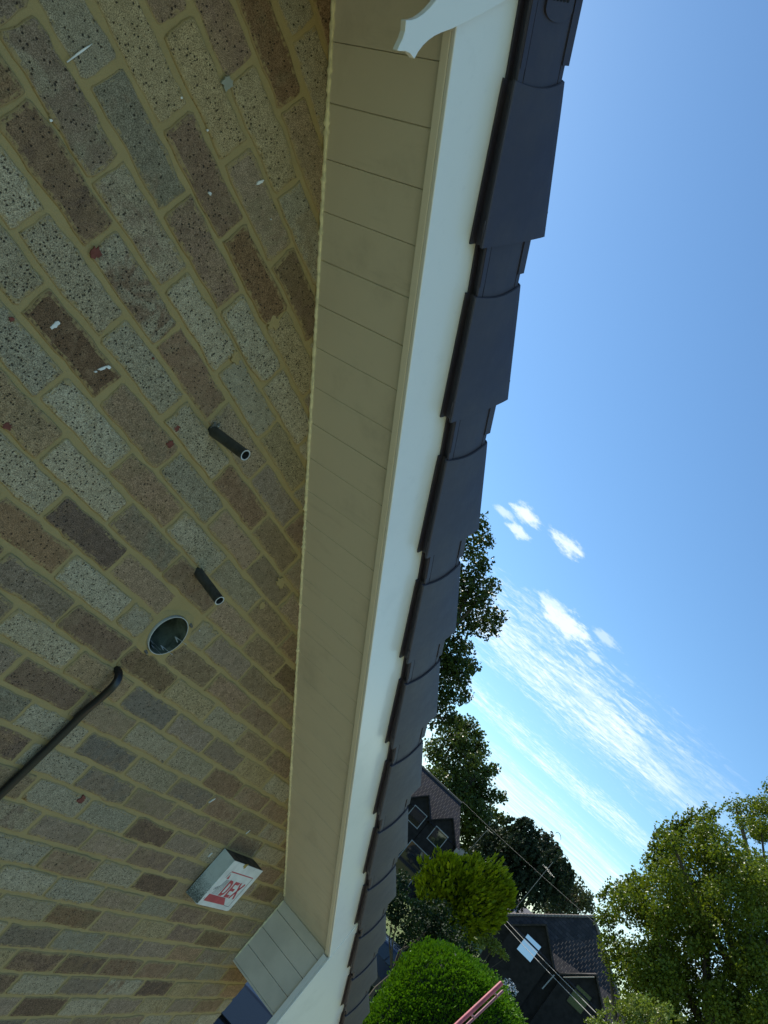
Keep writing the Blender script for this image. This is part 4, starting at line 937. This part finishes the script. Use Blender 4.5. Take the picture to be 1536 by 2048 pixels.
m_ = MB(); m_.prism([F.p(-2.2, 0, 0), F.p(2.2, 0, 0), F.p(2.2, 3.6, 0), F.p(-2.2, 3.6, 0)], F.n * 5); m_.build('wall', M_darkbrick, h4)
m_ = MB(); m_.prism([F.p(2.6 * math.cos(t) - .2, 3.5 + 2.2 * math.sin(t), -.3) for t in np.linspace(0, math.pi, 18)], F.n * 5.6); m_.build('roof', pm('pale_thatch', (.40, .37, .36), .95, vs=2, bump=.5, bs=8), h4)

# aerials and overhead cables ----------------------------------------------
def aerial(label, pb, ptp, D, bars):
    p0, p1 = at(*pb, D), at(*ptp, D); t = thing('tv_aerial', label, 'aerial', p0, 'television aerials'); m_ = MB(); m_.tube([p0 + (p0 - p1) * .25, p1], .018, 7); m_.build('mast', M_alum, t)
    for fr, L_, dz in bars:
        q = p0.lerp(p1, fr); rgt = Vector((math.sin(R(10)), -math.cos(R(10)), dz)).normalized(); m_ = MB(); m_.tube([q - rgt * L_ * .4, q + rgt * L_ * .6], .016, 6)
        for k in range(5): c = q + rgt * L_ * (.55 - .2 * k); m_.tube([c - Vector((.25, .25, 0)), c + Vector((.25, .25, 0))], .012, 5)
        m_.build('boom', M_alum, t)
aerial('shorter television aerial over the golden conifer', (946, 1692), (977, 1658), 70, [(.97, .55, .0)])
aerial('taller television aerial rising from the distant chimney', (1047, 1797), (1106, 1724), 60, [(.80, .9, -.2)])
def wire(name, label, p0, p1, r, sag, group):
    m_ = MB(); pts = [p0.lerp(p1, k / 24) - Vector((0, 0, sag * 4 * (k / 24) * (1 - k / 24))) for k in range(25)]; m_.tube(pts, r, 6)
    o = m_.build(name, M_wire); tag(o, label, 'cable', group)
M_wire = pm('weathered_wire', (.26, .25, .24), .6)
wire('overhead_wire', 'upper of the two close overhead wires crossing the hipped house', at(1006, 1834, 49), at(1290, 2122, 20), .012, .05, 'overhead wires')
wire('overhead_wire', 'lower of the two close overhead wires crossing the hipped house', at(1003, 1842, 49), at(1262, 2112, 20), .012, .05, 'overhead wires')
wire('overhead_wire', 'thin faint wire running from the farther house past the weeping conifer', at(925, 1603, 58), at(1230, 1880, 46), .006, .1, 'overhead wires')

# ladder ---------------------------------------------------------------------
tp = at(1003, 1966, 7.0); q2 = at(905, 2058, 6.75); dr_ = (q2 - tp).normalized(); k_ = (GZ - tp.z) / dr_.z; bt = tp + dr_ * k_
ld = thing('ladder', 'leaning red ladder seen almost edge on in front of the dome hedge', 'ladder', bt)
view = (tp - Vector(CP)).normalized(); side = view.cross(dr_).normalized()
if (RC @ np.array(side))[1] < 0: side = -side
wdir = (side * .048 + view * .30)
M_pink = pm('faded_red_paint', (.50, .09, .11), .45, var=.2, vs=12); M_pink2 = pm('dusty_red_paint', (.30, .10, .12), .5, var=.2, vs=12)
for off, mt, r_, up_ in ((Vector((0, 0, 0)), M_pink, .0185, 0), (wdir, M_pink2, .011, .03)):
    m_ = MB(); m_.tube([bt + off, tp + off + dr_ * up_], r_, 12); m_.build('stile', mt, ld)
L_ = (bt - tp).length; n_ = int(L_ / .26)
for k in range(n_):
    q = tp + dr_ * (.10 + .26 * k); m_ = MB(); m_.tube([q, q + wdir], .009, 8); m_.build('rung', M_pink2, ld)

# parked cars ------------------------------------------------------------------
def car(loc, rot, label, paint):
    t = thing('parked_car', label, 'car', loc, 'parked cars'); T = Matrix.Translation(loc) @ Matrix.Rotation(rot, 4, 'Z')
    t.location = loc
    prof = [(-2.1, .32), (-2.15, .62), (-2.0, .86), (-1.35, .95), (-.62, 1.36), (.55, 1.42), (1.25, 1.30), (1.95, .95), (2.12, .85), (2.15, .4), (2.05, .30)]
    def wid(z): return .86 if z < .9 else .86 - (z - .9) * .42
    m_ = MB(); n = len(prof); ys = (-1, -.9, 0, .9, 1); vs = []
    for (x, z) in prof:
        for y in ys: vs.append(T @ Vector((x * (1 if abs(y) < 1 else .985), y * wid(z), z - (.03 if abs(y) == 1 else 0) + (.02 if y == 0 else 0))))
    fs = [(i * 5 + j, i * 5 + j + 1, (i + 1) * 5 + j + 1, (i + 1) * 5 + j) for i in range(n - 1) for j in range(4)]
    fs += [tuple(i * 5 for i in range(n)), tuple(i * 5 + 4 for i in range(n))[::-1], tuple(range((n - 1) * 5, n * 5))]
    m_.add(vs, fs, 0, False); m_.build('body', paint, t, bevel=.03)
    gl = [(-1.25, 1.0), (-.68, 1.30), (.5, 1.355), (1.15, 1.26), (1.6, 1.02)]
    for sy in (-1, 1):
        m_ = MB()
        for pair in ((0, .52), (.54, 1.)):
            P_ = []
            bot = [(-1.2 + 2.7 * pair[0], .98), (-1.2 + 2.7 * pair[1], .98)]; tops = [(-.62 + 1.75 * pair[0], 1.32), (-.62 + 1.75 * pair[1], 1.30)]
            pts = [bot[0], bot[1], tops[1], tops[0]]; m_.prism([T @ Vector((x, sy * (wid(z) + .004), z)) for x, z in pts], T.to_3x3() @ Vector((0, -sy * .02, 0)))
        m_.build('side_window', M_glass, t)
    m_ = MB(); m_.prism([T @ Vector(p_) for p_ in ((-1.30, -.72, 1.0), (-1.30, .72, 1.0), (-.68, .62, 1.345), (-.68, -.62, 1.345))], T.to_3x3() @ Vector((-.03, 0, .03))); m_.build('windscreen', M_glass, t)
    m_ = MB(); m_.prism([T @ Vector(p_) for p_ in ((1.32, -.62, 1.28), (1.32, .62, 1.28), (1.9, .72, 1.0), (1.9, -.72, 1.0))], T.to_3x3() @ Vector((.03, 0, .03))); m_.build('rear_window', M_glass, t)
    for x in (-1.32, 1.32):
        for y in (-.80, .80):
            wv = thing_w = MB(); c = T @ Vector((x, y, .31)); ax = T.to_3x3() @ Vector((0, .1, 0)); wv.tube([c - ax, c + ax], .31, 20); wh = wv.build('wheel', M_black, t)
            wv = MB(); wv.tube([c - ax * 1.03, c + ax * 1.03], .19, 12); wv.build('rim', M_alum, wh)
    for y in (-.6, .6):
        m_ = MB(); m_.prism([T @ Vector((-2.16, y + dy, z)) for dy, z in ((-.18, .62), (.18, .62), (.15, .76), (-.15, .76))], T.to_3x3() @ Vector((.05, 0, .01))); m_.build('headlight', M_frame, t)
        m_ = MB(); m_.prism([T @ Vector((2.165, y + dy, z)) for dy, z in ((-.14, .70), (.14, .70), (.14, .84), (-.14, .84))], T.to_3x3() @ Vector((-.05, 0, .0))); m_.build('tail_light', M_red, t)
    return t
def carpaint(name, c):
    m, n, b = mat(name); b.inputs['Base Color'].default_value = (*c, 1); b.inputs['Roughness'].default_value = .25; b.inputs['Coat Weight'].default_value = .35; b.inputs['Coat Roughness'].default_value = .1; return m
q = at(778, 1885, 27); car(Vector((q.x, q.y, GZ)), R(-78), 'dark blue parked car half hidden by the verge tiles and the dome hedge', carpaint('navy_paint', (.012, .02, .045)))
q = at(500, 1992, 14.2); car(Vector((q.x, q.y, GZ)), R(200), 'black parked car seen in the gap under the white eaves box', carpaint('black_paint', (.008, .009, .012)))
